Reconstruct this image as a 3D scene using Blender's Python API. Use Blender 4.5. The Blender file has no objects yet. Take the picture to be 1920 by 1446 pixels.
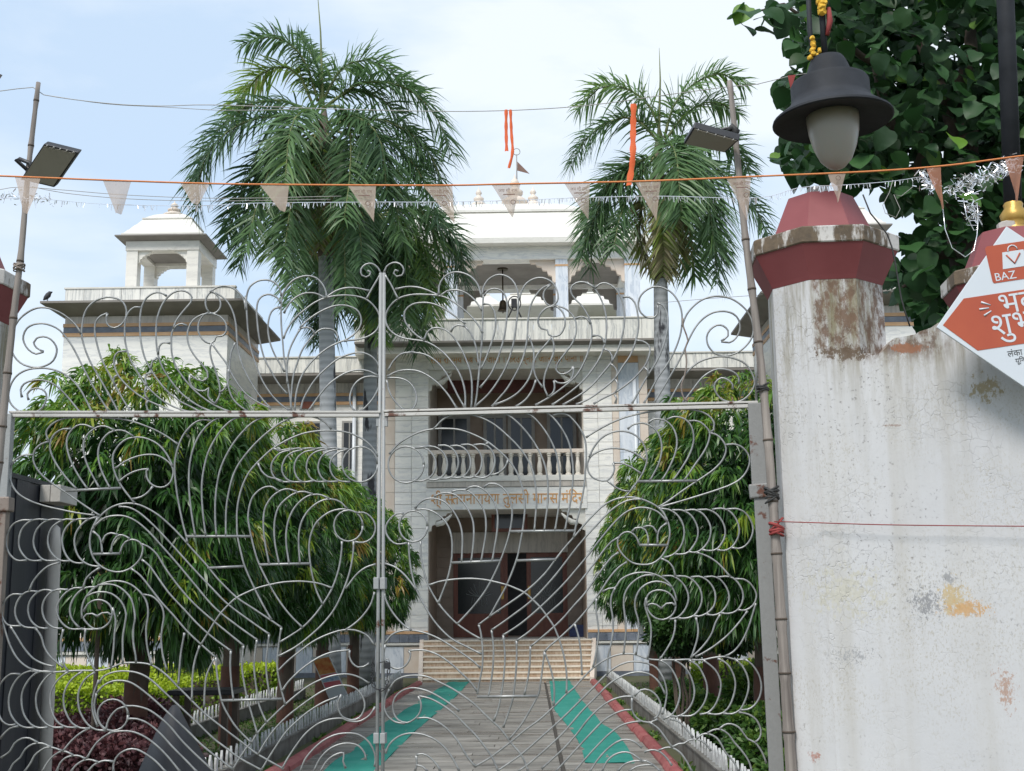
import bpy, bmesh, math, random
import numpy as np
from mathutils import Vector, Matrix
rad = math.radians
random.seed(7); rng = np.random.default_rng(11)
SC = bpy.context.scene
COL = SC.collection

# ------------------------------------------------------------------ camera
FPX = 2300.0                                   # focal length in pixels of a 1920 px wide frame
CAMLOC = Vector((0, 0, 1.55))
CR = Matrix.Rotation(rad(0.75), 3, 'Z') @ Matrix.Rotation(rad(100.5), 3, 'X') @ Matrix.Rotation(rad(-0.6), 3, 'Z')
cd = bpy.data.cameras.new('camera'); cam = bpy.data.objects.new('camera', cd); COL.objects.link(cam)
cd.sensor_fit = 'HORIZONTAL'; cd.sensor_width = 36; cd.lens = 36 * FPX / 1920
cd.clip_start = 0.05; cd.clip_end = 3000
cam.matrix_world = Matrix.Translation(CAMLOC) @ CR.to_4x4()
SC.camera = cam

# ------------------------------------------------------------------ sky, sun, exposure
SUN_EL, SUN_AZ = 50.0, 206.0                   # azimuth clockwise from +Y: behind the camera, to its left
w = bpy.data.worlds.new('World'); SC.world = w; w.use_nodes = True
nt = w.node_tree; nt.nodes.clear()
wo = nt.nodes.new('ShaderNodeOutputWorld'); bg = nt.nodes.new('ShaderNodeBackground')
sky = nt.nodes.new('ShaderNodeTexSky'); sky.sky_type = 'NISHITA'; sky.sun_disc = False
sky.sun_elevation = rad(SUN_EL); sky.sun_rotation = rad(SUN_AZ); sky.air_density = 1.0; sky.dust_density = 1.0; sky.ozone_density = 2.0
tc = nt.nodes.new('ShaderNodeTexCoord'); mp = nt.nodes.new('ShaderNodeMapping'); mp.inputs['Scale'].default_value = (1, 1, 2.2)
mp.inputs['Location'].default_value = (0.35, 0.1, 0.25)
n1 = nt.nodes.new('ShaderNodeTexNoise'); n1.inputs['Scale'].default_value = 2.6; n1.inputs['Detail'].default_value = 7; n1.inputs['Roughness'].default_value = .52
n1.inputs['Distortion'].default_value = .35
rp = nt.nodes.new('ShaderNodeValToRGB'); rp.color_ramp.elements[0].position = .40; rp.color_ramp.elements[1].position = .60
rp.color_ramp.elements[0].color = (3.75, 4.7, 5.85, 1); rp.color_ramp.elements[1].color = (5.75, 6.15, 6.45, 1)
mx = nt.nodes.new('ShaderNodeMix'); mx.data_type = 'RGBA'; mx.inputs[0].default_value = .86   # thin cloud veils most of the blue
L = nt.links.new
L(tc.outputs['Generated'], mp.inputs[0]); L(mp.outputs[0], n1.inputs['Vector']); L(n1.outputs['Fac'], rp.inputs[0])
L(rp.outputs[0], mx.inputs[7]); L(sky.outputs[0], mx.inputs[6]); L(mx.outputs[2], bg.inputs['Color']); L(bg.outputs[0], wo.inputs[0])
bg.inputs['Strength'].default_value = 0.12
sd = bpy.data.lights.new('sun', 'SUN'); sd.energy = 2.1; sd.angle = rad(18); sd.color = (1, .965, .91)
sun = bpy.data.objects.new('sun', sd); COL.objects.link(sun)
sdir = Vector((math.sin(rad(SUN_AZ)) * math.cos(rad(SUN_EL)), math.cos(rad(SUN_AZ)) * math.cos(rad(SUN_EL)), math.sin(rad(SUN_EL))))
sun.rotation_euler = sdir.to_track_quat('Z', 'Y').to_euler(); sun.location = (0, -10, 30)
SC.view_settings.view_transform = 'Standard'; SC.view_settings.look = 'None'
SC.view_settings.exposure = 0.58; SC.view_settings.gamma = 1.0

# ------------------------------------------------------------------ measuring the place from the photograph
def ray(px, py):
    return CR @ Vector(((px - 960) / FPX, (723 - py) / FPX, -1))
def P(px, py, Y):                              # the point of the plane y = Y seen at a pixel
    d = ray(px, py); return CAMLOC + d * (Y / d.y)
def xs(px, Y, py=900): return P(px, py, Y).x
def zs(py, Y, px=950): return P(px, py, Y).z
def G(px, py, z=0.0):                          # the point of the level z seen at a pixel
    d = ray(px, py); return CAMLOC + d * ((z - CAMLOC.z) / d.z)
AX = -0.54                                     # axis of path and temple

# ------------------------------------------------------------------ materials
def newmat(name):
    m = bpy.data.materials.new(name); m.use_nodes = True
    t = m.node_tree; b = t.nodes['Principled BSDF']; return m, t, b
def N(t, typ, **kw):
    n = t.nodes.new(typ)
    for k, v in kw.items():
        if k in n.inputs: n.inputs[k].default_value = v
        else: setattr(n, k, v)
    return n
def pos(t, scale=(1, 1, 1), objc=False, loc=(0, 0, 0)):
    if objc:
        g = t.nodes.new('ShaderNodeTexCoord'); o = g.outputs['Object']
    else:
        g = t.nodes.new('ShaderNodeNewGeometry'); o = g.outputs['Position']
    m = t.nodes.new('ShaderNodeMapping'); m.inputs['Scale'].default_value = scale; m.inputs['Location'].default_value = loc
    t.links.new(o, m.inputs[0]); return m.outputs[0]
def ramp(t, fac, stops):
    r = t.nodes.new('ShaderNodeValToRGB'); cr = r.color_ramp
    while len(cr.elements) < len(stops): cr.elements.new(.5)
    for e, (p, c) in zip(cr.elements, stops):
        e.position = p; e.color = (c, c, c, 1) if isinstance(c, (int, float)) else (*c, 1)
    t.links.new(fac, r.inputs[0]); return r.outputs[0]
def noise(t, vec, scale, detail=5, rough=.55, dist=0.0):
    n = N(t, 'ShaderNodeTexNoise', Scale=scale, Detail=detail, Roughness=rough, Distortion=dist)
    t.links.new(vec, n.inputs['Vector']); return n.outputs['Fac']
def mixc(t, fac, a, b, mode='MIX'):
    m = t.nodes.new('ShaderNodeMix'); m.data_type = 'RGBA'; m.blend_type = mode
    for i, v in ((0, fac), (6, a), (7, b)):
        if hasattr(v, 'is_linked'): t.links.new(v, m.inputs[i])
        else: m.inputs[i].default_value = v if i == 0 else (*v, 1)
    return m.outputs[2]
def math_(t, op, a, b=0.0, c=0.0):
    m = t.nodes.new('ShaderNodeMath'); m.operation = op
    for i, v in enumerate((a, b, c)):
        if hasattr(v, 'is_linked'): t.links.new(v, m.inputs[i])
        else: m.inputs[i].default_value = v
    return m.outputs[0]
def bump(t, b, h, strength=.3, dist=.01):
    n = N(t, 'ShaderNodeBump', Strength=strength, Distance=dist); t.links.new(h, n.inputs['Height']); t.links.new(n.outputs[0], b.inputs['Normal'])
def obrand(t):
    return t.nodes.new('ShaderNodeObjectInfo').outputs['Random']
def pmat(name, c1, c2, scale=4, rough=.7, metal=0.0, bmp=.15, bscale=None, stretch=(1, 1, 1), rnd=0.0, spec=None):
    """two tones mixed by noise, a fine relief, a little difference from piece to piece"""
    m, t, b = newmat(name); v = pos(t, stretch)
    col = mixc(t, ramp(t, noise(t, v, scale), [(.3, 0.), (.7, 1.)]), c1, c2)
    if rnd:
        k = math_(t, 'MULTIPLY_ADD', obrand(t), rnd, 1 - rnd / 2)
        hsv = N(t, 'ShaderNodeHueSaturation'); t.links.new(k, hsv.inputs['Value']); t.links.new(col, hsv.inputs['Color']); col = hsv.outputs[0]
    t.links.new(col, b.inputs['Base Color']); b.inputs['Roughness'].default_value = rough; b.inputs['Metallic'].default_value = metal
    if spec is not None: b.inputs['Specular IOR Level'].default_value = spec
    if bmp: bump(t, b, noise(t, v, bscale or scale * 9, 6, .6), bmp, .01)
    return m
def marble(name, base, vein, stretch, scale=1.0, amount=.55, rnd=.08, rough=.35):
    """stone with drawn-out wavy veins; stretch is high across the veins"""
    m, t, b = newmat(name); v = pos(t, stretch)
    wob = noise(t, pos(t, (1.1, 1.1, 1.1)), 1.4, 3, .5)
    comb = t.nodes.new('ShaderNodeVectorMath'); comb.operation = 'ADD'
    t.links.new(v, comb.inputs[0]); sc = t.nodes.new('ShaderNodeVectorMath'); sc.operation = 'SCALE'
    cc = t.nodes.new('ShaderNodeCombineXYZ')
    for i in range(3): t.links.new(wob, cc.inputs[i])
    t.links.new(cc.outputs[0], sc.inputs[0]); sc.inputs['Scale'].default_value = 1.6; t.links.new(sc.outputs[0], comb.inputs[1])
    oi = obrand(t); off = t.nodes.new('ShaderNodeVectorMath'); off.operation = 'ADD'
    c3 = t.nodes.new('ShaderNodeCombineXYZ')
    for i in range(3): t.links.new(math_(t, 'MULTIPLY', oi, 7.0 + i), c3.inputs[i])
    t.links.new(comb.outputs[0], off.inputs[0]); t.links.new(c3.outputs[0], off.inputs[1])
    f1 = noise(t, off.outputs[0], scale, 6, .6)
    fac = ramp(t, f1, [(.40, 0.), (.5, amount * .35), (.56, amount), (.62, amount * .2), (.75, amount * .6)])
    col = mixc(t, fac, base, vein)
    dirt = ramp(t, noise(t, pos(t, (1, 1, .35)), .9, 5, .6), [(.5, 0.), (.85, .22)])
    col = mixc(t, dirt, col, (base[0] * .72, base[1] * .69, base[2] * .62))
    if rnd:
        k = math_(t, 'MULTIPLY_ADD', oi, rnd, 1 - rnd / 2); hsv = N(t, 'ShaderNodeHueSaturation')
        t.links.new(k, hsv.inputs['Value']); t.links.new(col, hsv.inputs['Color']); col = hsv.outputs[0]
    t.links.new(col, b.inputs['Base Color']); b.inputs['Roughness'].default_value = rough
    return m
def leafmat(name, stops, trans=.3, rough=.42):
    m, t, b = newmat(name); a = N(t, 'ShaderNodeAttribute'); a.attribute_name = 'tint'
    col = ramp(t, a.outputs['Fac'], stops)
    t.links.new(col, b.inputs['Base Color']); b.inputs['Roughness'].default_value = rough
    tr = N(t, 'ShaderNodeBsdfTranslucent'); t.links.new(col, tr.inputs['Color'])
    ms = N(t, 'ShaderNodeMixShader'); ms.inputs[0].default_value = trans
    t.links.new(b.outputs[0], ms.inputs[1]); t.links.new(tr.outputs[0], ms.inputs[2]); t.links.new(ms.outputs[0], t.nodes['Material Output'].inputs[0])
    return m

M = {}
M['white_marble'] = marble('white_marble', (.88, .86, .81), (.54, .55, .57), (.45, .45, 6), 1.5, .6)
M['pale_marble'] = marble('pale_marble', (.80, .77, .71), (.52, .50, .47), (.5, .5, 4), 1.2, .5)
M['streak_marble'] = marble('streak_marble', (.84, .82, .76), (.40, .41, .41), (9, 3, .35), 1.1, .75)
M['blue_marble'] = marble('blue_marble', (.74, .78, .84), (.40, .47, .57), (6, 3, .4), 1.2, .7)
M['dusty_marble'] = marble('dusty_marble', (.56, .51, .45), (.34, .31, .28), (7, 3, .35), 1.1, .7)
M['roof_white'] = marble('roof_white', (.72, .70, .65), (.52, .50, .45), (.6, .6, 5), 1.4, .4, 0, .6)
M['pink_stone'] = pmat('pink_stone', (.66, .55, .46), (.73, .65, .57), 3, .5, rnd=.12)
M['orange_stone'] = pmat('orange_stone', (.58, .33, .16), (.66, .42, .24), 5, .5, rnd=.1)
M['dark_stone'] = pmat('dark_stone', (.12, .14, .18), (.22, .24, .28), 6, .4, rnd=.35)
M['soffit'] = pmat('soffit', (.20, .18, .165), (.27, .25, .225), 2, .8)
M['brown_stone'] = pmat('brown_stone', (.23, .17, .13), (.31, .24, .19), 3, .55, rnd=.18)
M['step_stone'] = pmat('step_stone', (.70, .62, .50), (.80, .73, .63), 14, .5, bmp=.1)
M['riser'] = pmat('riser', (.42, .27, .17), (.66, .54, .42), 22, .6, stretch=(1, 1, .3))
M['inscription'] = pmat('inscription', (.60, .28, .08), (.68, .36, .12), 8, .5)
M['window_frame'] = pmat('window_frame', (.27, .26, .25), (.34, .33, .31), 6, .5)
M['maroon_wood'] = pmat('maroon_wood', (.13, .035, .02), (.19, .06, .035), 9, .45, stretch=(1, 1, .2))
M['banner'] = pmat('banner', (.09, .032, .028), (.13, .045, .04), 6, .8)
m, t, b = newmat('dark_glass'); b.inputs['Base Color'].default_value = (.012, .014, .018, 1); b.inputs['Roughness'].default_value = .12; M['dark_glass'] = m
M['etched'] = pmat('etched', (.14, .17, .17), (.2, .22, .22), 5, .6)
M['black_iron'] = pmat('black_iron', (.015, .016, .019), (.03, .03, .034), 8, .45)
M['bell'] = pmat('bell', (.05, .04, .03), (.08, .06, .035), 8, .4, .6)
M['yellow_paint'] = pmat('yellow_paint', (.62, .46, .14), (.7, .56, .22), 6, .6)
M['gold'] = pmat('gold', (.42, .25, .05), (.52, .34, .10), 6, .38, .5)
M['lamp_metal'] = pmat('lamp_metal', (.013, .015, .019), (.03, .033, .04), 5, .7, .0, .12, 60, spec=.3)
M['maroon_paint'] = pmat('maroon_paint', (.20, .045, .05), (.25, .065, .07), 2.5, .55, bmp=.06)
M['silver'] = pmat('silver', (.22, .225, .225), (.37, .375, .37), 18, .4, .45, .1, 120)
M['green_carpet'] = pmat('green_carpet', (.004, .20, .155), (.035, .25, .20), 3.2, .95, bmp=.5, bscale=60)
M['red_kerb'] = pmat('red_kerb', (.25, .05, .055), (.34, .12, .11), 5, .7, bmp=.3, rnd=.2)
M['concrete'] = pmat('concrete', (.085, .075, .062), (.22, .215, .20), 3.5, .85, bmp=.3)
M['picket_white'] = pmat('picket_white', (.36, .37, .37), (.58, .59, .58), 11, .7, rnd=.25)
M['soil'] = pmat('soil', (.09, .075, .05), (.07, .09, .03), 1.6, .95, bmp=.6, bscale=30)
M['bark'] = pmat('bark', (.06, .045, .035), (.11, .085, .065), 9, .9, bmp=.6, bscale=40, stretch=(1, 1, .35))
M['ochre_paint'] = pmat('ochre_paint', (.075, .032, .022), (.12, .055, .035), 7, .85, bmp=.4, bscale=40)
M['booth_metal'] = pmat('booth_metal', (.017, .019, .026), (.03, .032, .04), 3, .5, stretch=(4, 4, .3))
M['cement_white'] = pmat('cement_white', (.40, .38, .35), (.52, .50, .47), 5, .8, bmp=.25)
M['tarp'] = pmat('tarp', (.022, .022, .025), (.045, .045, .05), 3, .6)
M['red_strap'] = pmat('red_strap', (.22, .03, .03), (.3, .05, .045), 20, .8)
M['orange_rope'] = pmat('orange_rope', (.62, .19, .06), (.72, .28, .1), 30, .8)
M['ribbon'] = pmat('ribbon', (.66, .10, .025), (.74, .15, .04), 16, .7)
M['wire'] = pmat('wire', (.30, .29, .27), (.4, .39, .37), 20, .6)
M['black_wire'] = pmat('black_wire', (.02, .02, .02), (.035, .035, .035), 20, .6)
m, t, b = newmat('tinsel'); b.inputs['Base Color'].default_value = (.82, .82, .84, 1); b.inputs['Metallic'].default_value = .85; b.inputs['Roughness'].default_value = .22; M['tinsel'] = m
M['marigold'] = pmat('marigold', (.62, .32, .02), (.75, .48, .05), 60, .8)
M['sign_white'] = pmat('sign_white', (.60, .64, .69), (.64, .68, .72), 3, .35, bmp=0)
M['sign_red'] = pmat('sign_red', (.40, .075, .035), (.47, .10, .04), 3, .35, bmp=0)
M['sign_ink'] = pmat('sign_ink', (.05, .05, .055), (.07, .07, .07), 5, .5, bmp=0)
M['print_brown'] = pmat('print_brown', (.16, .09, .07), (.2, .12, .09), 9, .7, bmp=0)
M['poster_a'] = pmat('poster_a', (.45, .06, .03), (.66, .42, .14), 9, .6, bmp=0)
M['poster_b'] = pmat('poster_b', (.62, .14, .18), (.66, .2, .22), 6, .6, bmp=0)
M['poster_c'] = pmat('poster_c', (.55, .62, .72), (.16, .3, .5), 26, .6, bmp=0)
M['bird'] = pmat('bird', (.03, .03, .035), (.06, .06, .065), 20, .7)
M['frond_stem'] = pmat('frond_stem', (.12, .15, .05), (.17, .19, .07), 6, .6)
# gate paint: silver over rust
def rustmat(name, c, amount):
    m, t, b = newmat(name); v = pos(t)
    f = ramp(t, noise(t, v, 9, 6, .65), [(amount, 0.), (amount + .06, 1.)])
    col = mixc(t, f, mixc(t, noise(t, v, 40), c, tuple(k * .8 for k in c)), mixc(t, noise(t, v, 60), (.16, .055, .03), (.07, .04, .03)))
    t.links.new(col, b.inputs['Base Color']); b.inputs['Roughness'].default_value = .55
    b.inputs['Metallic'].default_value = .1; bump(t, b, noise(t, v, 90), .25, .004); return m
M['gate_bar'] = rustmat('gate_bar', (.60, .58, .55), .57)
M['gate_stile'] = rustmat('gate_stile', (.36, .37, .37), .62)
M['gate_post'] = rustmat('gate_post', (.27, .27, .265), .60)
M['rust'] = rustmat('rust', (.27, .22, .19), .56)
# bamboo: pale weathered grey with dark stripes along the pole
m, t, b = newmat('bamboo'); f = noise(t, pos(t, (40, 40, 1.4)), 1.0, 6, .6)
col = mixc(t, ramp(t, f, [(.35, 0.), (.7, 1.)]), (.33, .29, .26), (.13, .11, .10))
t.links.new(col, b.inputs['Base Color']); b.inputs['Roughness'].default_value = .7; bump(t, b, f, .4, .006); M['bamboo'] = m
# palm stem: grey, ringed, black patches
m, t, b = newmat('palm_stem'); rings = N(t, 'ShaderNodeTexWave', Scale=2.2, Distortion=1.4); rings.bands_direction = 'Z'; t.links.new(pos(t), rings.inputs['Vector'])
col = mixc(t, ramp(t, rings.outputs['Fac'], [(.3, 0.), (.8, .45)]), (.33, .34, .35), (.20, .205, .21))
col = mixc(t, ramp(t, noise(t, pos(t, (2.2, 2.2, .55), loc=(3, 1, 2)), 1.5, 6, .6), [(.57, 0.), (.62, 1.)]), col, (.035, .035, .04))
t.links.new(col, b.inputs['Base Color']); b.inputs['Roughness'].default_value = .85; bump(t, b, rings.outputs['Fac'], .3, .02); M['palm_stem'] = m
M['palm_base'] = pmat('palm_base', (.10, .075, .065), (.16, .12, .10), 5, .8, stretch=(3, 3, .3))
# lamp glass: milky, unlit
m, t, b = newmat('lamp_glass'); b.inputs['Base Color'].default_value = (.38, .36, .32, 1); b.inputs['Roughness'].default_value = .32
b.inputs['Transmission Weight'].default_value = .12; b.inputs['Subsurface Weight'].default_value = .2; M['lamp_glass'] = m
# flood light cover: grey-brown, slightly glossy
M['flood_glass'] = pmat('flood_glass', (.24, .22, .18), (.27, .25, .21), 3, .35, bmp=0)
# thin cloth of the pennants
m, t, b = newmat('pennant_cloth'); b.inputs['Base Color'].default_value = (.66, .53, .44, 1); b.inputs['Roughness'].default_value = .8
tl = N(t, 'ShaderNodeBsdfTranslucent'); tl.inputs['Color'].default_value = (.68, .54, .45, 1); tp = N(t, 'ShaderNodeBsdfTransparent')
a1 = N(t, 'ShaderNodeMixShader'); a1.inputs[0].default_value = .45; a2 = N(t, 'ShaderNodeMixShader'); a2.inputs[0].default_value = .30
t.links.new(b.outputs[0], a1.inputs[1]); t.links.new(tl.outputs[0], a1.inputs[2]); t.links.new(a1.outputs[0], a2.inputs[1]); t.links.new(tp.outputs[0], a2.inputs[2])
t.links.new(a2.outputs[0], t.nodes['Material Output'].inputs[0]); M['pennant_cloth'] = m
m2 = m.copy(); m2.name = 'pennant_orange'; M['pennant_orange'] = m2
m2.node_tree.nodes['Principled BSDF'].inputs['Base Color'].default_value = (.55, .2, .1, 1)
# path stone: worn grey-brown, drawn out across the path, wet in places
m, t, b = newmat('path_stone'); v = pos(t, (.8, 4.0, 1)); f = noise(t, v, 1.5, 7, .68)
col = mixc(t, ramp(t, f, [(.32, 0.), (.52, .5), (.7, 1.)]), (.12, .11, .10), (.37, .35, .315))
k = math_(t, 'MULTIPLY_ADD', obrand(t), .35, .82); hsv = N(t, 'ShaderNodeHueSaturation'); t.links.new(k, hsv.inputs['Value']); t.links.new(col, hsv.inputs['Color'])
t.links.new(hsv.outputs[0], b.inputs['Base Color']); t.links.new(ramp(t, noise(t, pos(t, (.6, 2, 1)), 1.1), [(.4, .22), (.65, .75)]), b.inputs['Roughness']); bump(t, b, f, .3, .02); M['path_stone'] = m
# leaves
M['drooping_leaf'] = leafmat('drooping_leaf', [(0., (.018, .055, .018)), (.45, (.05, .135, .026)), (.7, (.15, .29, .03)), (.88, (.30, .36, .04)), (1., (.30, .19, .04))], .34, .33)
M['palm_leaf'] = leafmat('palm_leaf', [(0., (.055, .115, .06)), (.5, (.15, .265, .10)), (.8, (.30, .44, .07)), (1., (.38, .33, .2))], .42, .4)
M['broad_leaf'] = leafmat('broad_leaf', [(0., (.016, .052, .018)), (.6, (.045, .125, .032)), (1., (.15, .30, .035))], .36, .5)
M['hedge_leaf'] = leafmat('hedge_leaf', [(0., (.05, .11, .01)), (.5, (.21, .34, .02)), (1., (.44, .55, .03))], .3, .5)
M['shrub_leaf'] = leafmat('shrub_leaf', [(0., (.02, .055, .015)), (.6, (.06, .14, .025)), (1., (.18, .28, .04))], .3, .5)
M['maroon_leaf'] = leafmat('maroon_leaf', [(0., (.035, .018, .02)), (.7, (.085, .03, .035)), (1., (.16, .06, .06))], .2, .5)

# ------------------------------------------------------------------ objects
ORG = {}                                        # world position of the empty that carries an object
def link(o, parent, origin):
    COL.objects.link(o); ORG[o.name] = Vector(origin)
    if parent is not None: o.parent = parent
    return o
def tag(o, label=None, cat=None, group=None, kind=None):
    for k, v in (('label', label), ('category', cat), ('group', group), ('kind', kind)):
        if v: o[k] = v
    return o
def thing(name, loc, label, cat, group=None):
    o = bpy.data.objects.new(name, None); o.location = loc; o.empty_display_size = .1
    link(o, None, loc); return tag(o, label, cat, group)
class MB:
    def __init__(s): s.v = []; s.f = []; s.sm = False
    def poly(s, pts):
        k = len(s.v); s.v += [tuple(p) for p in pts]; s.f.append(tuple(range(k, k + len(pts)))); return s
    def box(s, x0, x1, y0, y1, z0, z1):
        k = len(s.v)
        s.v += [(x, y, z) for z in (z0, z1) for y in (y0, y1) for x in (x0, x1)]
        s.f += [tuple(k + i for i in q) for q in ((0, 2, 3, 1), (4, 5, 7, 6), (0, 1, 5, 4), (2, 6, 7, 3), (0, 4, 6, 2), (1, 3, 7, 5))]; return s
    def hexa(s, a, b):                          # two quads joined
        k = len(s.v); s.v += [tuple(p) for p in a] + [tuple(p) for p in b]
        s.f += [(k + 3, k + 2, k + 1, k), (k + 4, k + 5, k + 6, k + 7)] + [(k + i, k + (i + 1) % 4, k + 4 + (i + 1) % 4, k + 4 + i) for i in range(4)]; return s
    def prism(s, poly, vec):                    # a flat outline pushed along vec
        k = len(s.v); n = len(poly); vec = Vector(vec)
        s.v += [tuple(p) for p in poly] + [tuple(Vector(p) + vec) for p in poly]
        s.f += [tuple(range(k + n - 1, k - 1, -1)), tuple(range(k + n, k + 2 * n))] + [(k + i, k + (i + 1) % n, k + n + (i + 1) % n, k + n + i) for i in range(n)]; return s
    def tube(s, pts, r, n=6, normal=None, caps=True):
        pts = [Vector(p) for p in pts]; m = len(pts); k = len(s.v); s.sm = True
        rr = r if isinstance(r, (list, tuple)) else [r] * m
        u = None
        for i, p in enumerate(pts):
            tg = (pts[min(i + 1, m - 1)] - pts[max(i - 1, 0)]).normalized()
            if normal is not None: u = Vector(normal)
            elif u is None: u = tg.orthogonal().normalized()
            u = (u - tg * u.dot(tg)).normalized(); w_ = tg.cross(u)
            for j in range(n):
                a = 2 * math.pi * j / n; s.v.append(tuple(p + (u * math.cos(a) + w_ * math.sin(a)) * rr[i]))
        for i in range(m - 1):
            for j in range(n):
                s.f.append((k + i * n + j, k + i * n + (j + 1) % n, k + (i + 1) * n + (j + 1) % n, k + (i + 1) * n + j))
        if caps: s.f += [tuple(range(k + n - 1, k - 1, -1)), tuple(range(k + (m - 1) * n, k + m * n))]
        return s
    def lathe(s, c, prof, n=16, a0=0.0, sx=1.0):    # prof: (radius, z) rising
        k = len(s.v); m = len(prof)
        for r, z in prof:
            for j in range(n):
                a = a0 + 2 * math.pi * j / n; s.v.append((c[0] + r * math.cos(a) * sx, c[1] + r * math.sin(a), z))
        for i in range(m - 1):
            for j in range(n): s.f.append((k + i * n + j, k + i * n + (j + 1) % n, k + (i + 1) * n + (j + 1) % n, k + (i + 1) * n + j))
        s.f += [tuple(range(k + n - 1, k - 1, -1)), tuple(range(k + (m - 1) * n, k + m * n))]; return s
    def loft(s, rings):                          # rings: (x0,x1,y0,y1,z)
        k = len(s.v)
        for x0, x1, y0, y1, z in rings: s.v += [(x0, y0, z), (x1, y0, z), (x1, y1, z), (x0, y1, z)]
        for i in range(len(rings) - 1):
            for j in range(4): s.f.append((k + i * 4 + j, k + i * 4 + (j + 1) % 4, k + i * 4 + 4 + (j + 1) % 4, k + i * 4 + 4 + j))
        s.f += [(k + 3, k + 2, k + 1, k), tuple(k + (len(rings) - 1) * 4 + j for j in range(4))]; return s
    def mesh(s, name, mat, origin=(0, 0, 0)):
        me = bpy.data.meshes.new(name); o = Vector(origin)
        me.from_pydata([tuple(Vector(p) - o) for p in s.v], [], s.f); me.materials.append(mat)
        if s.sm: me.polygons.foreach_set('use_smooth', [True] * len(me.polygons))
        me.update(); return me
    def build(s, name, mat, parent=None, bevel=0.0, smooth=None, origin=None):
        if smooth is not None: s.sm = smooth
        mat = M[mat] if isinstance(mat, str) else mat
        og = ORG[parent.name] if parent is not None else Vector(origin) if origin is not None else Vector((0, 0, 0))
        o = bpy.data.objects.new(name, s.mesh(name, mat, og))
        if parent is None: o.location = og
        link(o, parent, og)
        if bevel:
            bm = bmesh.new(); bm.from_mesh(o.data)
            bmesh.ops.bevel(bm, geom=[e for e in bm.edges if e.is_manifold and e.calc_face_angle(0) > .5], offset=bevel, segments=2, affect='EDGES', profile=.6)
            bm.to_mesh(o.data); bm.free()
        return o
def piece(name, me, parent, at, rot=None, scale=None):   # alike pieces share one mesh
    o = bpy.data.objects.new(name, me); link(o, parent, ORG[parent.name]); o.location = Vector(at) - ORG[parent.name]
    if rot: o.rotation_euler = rot
    if scale: o.scale = scale
    return o
def bx(name, mat, parent, x0, x1, y0, y1, z0, z1, bevel=0.0):
    return MB().box(min(x0, x1), max(x0, x1), min(y0, y1), max(y0, y1), min(z0, z1), max(z0, z1)).build(name, mat, parent, bevel)
def catmull(pts, step):
    pts = [Vector(p) for p in pts]
    if len(pts) == 2: return pts
    out = []; q = [pts[0] * 2 - pts[1]] + pts + [pts[-1] * 2 - pts[-2]]
    for i in range(1, len(q) - 2):
        a, b, c, d = q[i - 1:i + 3]; n = max(1, int((c - b).length / step + .5))
        for j in range(n):
            t = j / n
            out.append(.5 * ((2 * b) + (c - a) * t + (2 * a - 5 * b + 4 * c - d) * t * t + (3 * b - a - 3 * c + d) * t ** 3))
    out.append(pts[-1]); return out
def npmesh(name, V, F, mat, tint=None, parent=None, origin=(0, 0, 0)):
    V = np.asarray(V, np.float32).reshape(-1, 3) - np.asarray(tuple(origin), np.float32); F = np.asarray(F, np.int32)
    me = bpy.data.meshes.new(name); k = F.shape[1]
    me.vertices.add(len(V)); me.vertices.foreach_set('co', V.ravel()); me.loops.add(F.size); me.loops.foreach_set('vertex_index', F.ravel())
    me.polygons.add(len(F)); me.polygons.foreach_set('loop_start', np.arange(0, F.size, k, dtype=np.int32))
    if tint is not None:
        a = me.attributes.new('tint', 'FLOAT', 'FACE'); a.data.foreach_set('value', np.asarray(tint, np.float32))
    me.materials.append(M[mat]); me.update(calc_edges=True); me.validate()
    o = bpy.data.objects.new(name, me)
    if parent is None: o.location = origin
    return link(o, parent, origin)
def unit(a): return a / np.maximum(np.linalg.norm(a, axis=-1, keepdims=True), 1e-9)
def strips(B, D, Wd, Ln, droop, segs=3, prof=(.6, 1., .75, 0.)):
    """bent tapering blades: base B, direction D, side Wd, length Ln; returns verts, tris, faces per blade"""
    n = len(B); g = np.array([0, 0, -1.0]); rows = []
    for i in range(segs + 1):
        t = i / segs
        c = B + D * (Ln * t)[:, None] + g * (droop * Ln * t * t)[:, None]
        h = Wd * prof[i]
        rows.append((c - h, c + h) if i < segs else (c,))
    V = []; 
    for r in rows: V += list(r)
    V = np.stack(V, 1); per = V.shape[1]; F = []
    for i in range(segs):
        a = 2 * i
        if i < segs - 1: F += [(a, a + 1, a + 3), (a, a + 3, a + 2)]
        else: F += [(a, a + 1, a + 2)]
    F = np.array(F); Fa = (F[None] + (np.arange(n) * per)[:, None, None]).reshape(-1, 3)
    return V.reshape(-1, 3), Fa, len(F)
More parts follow.
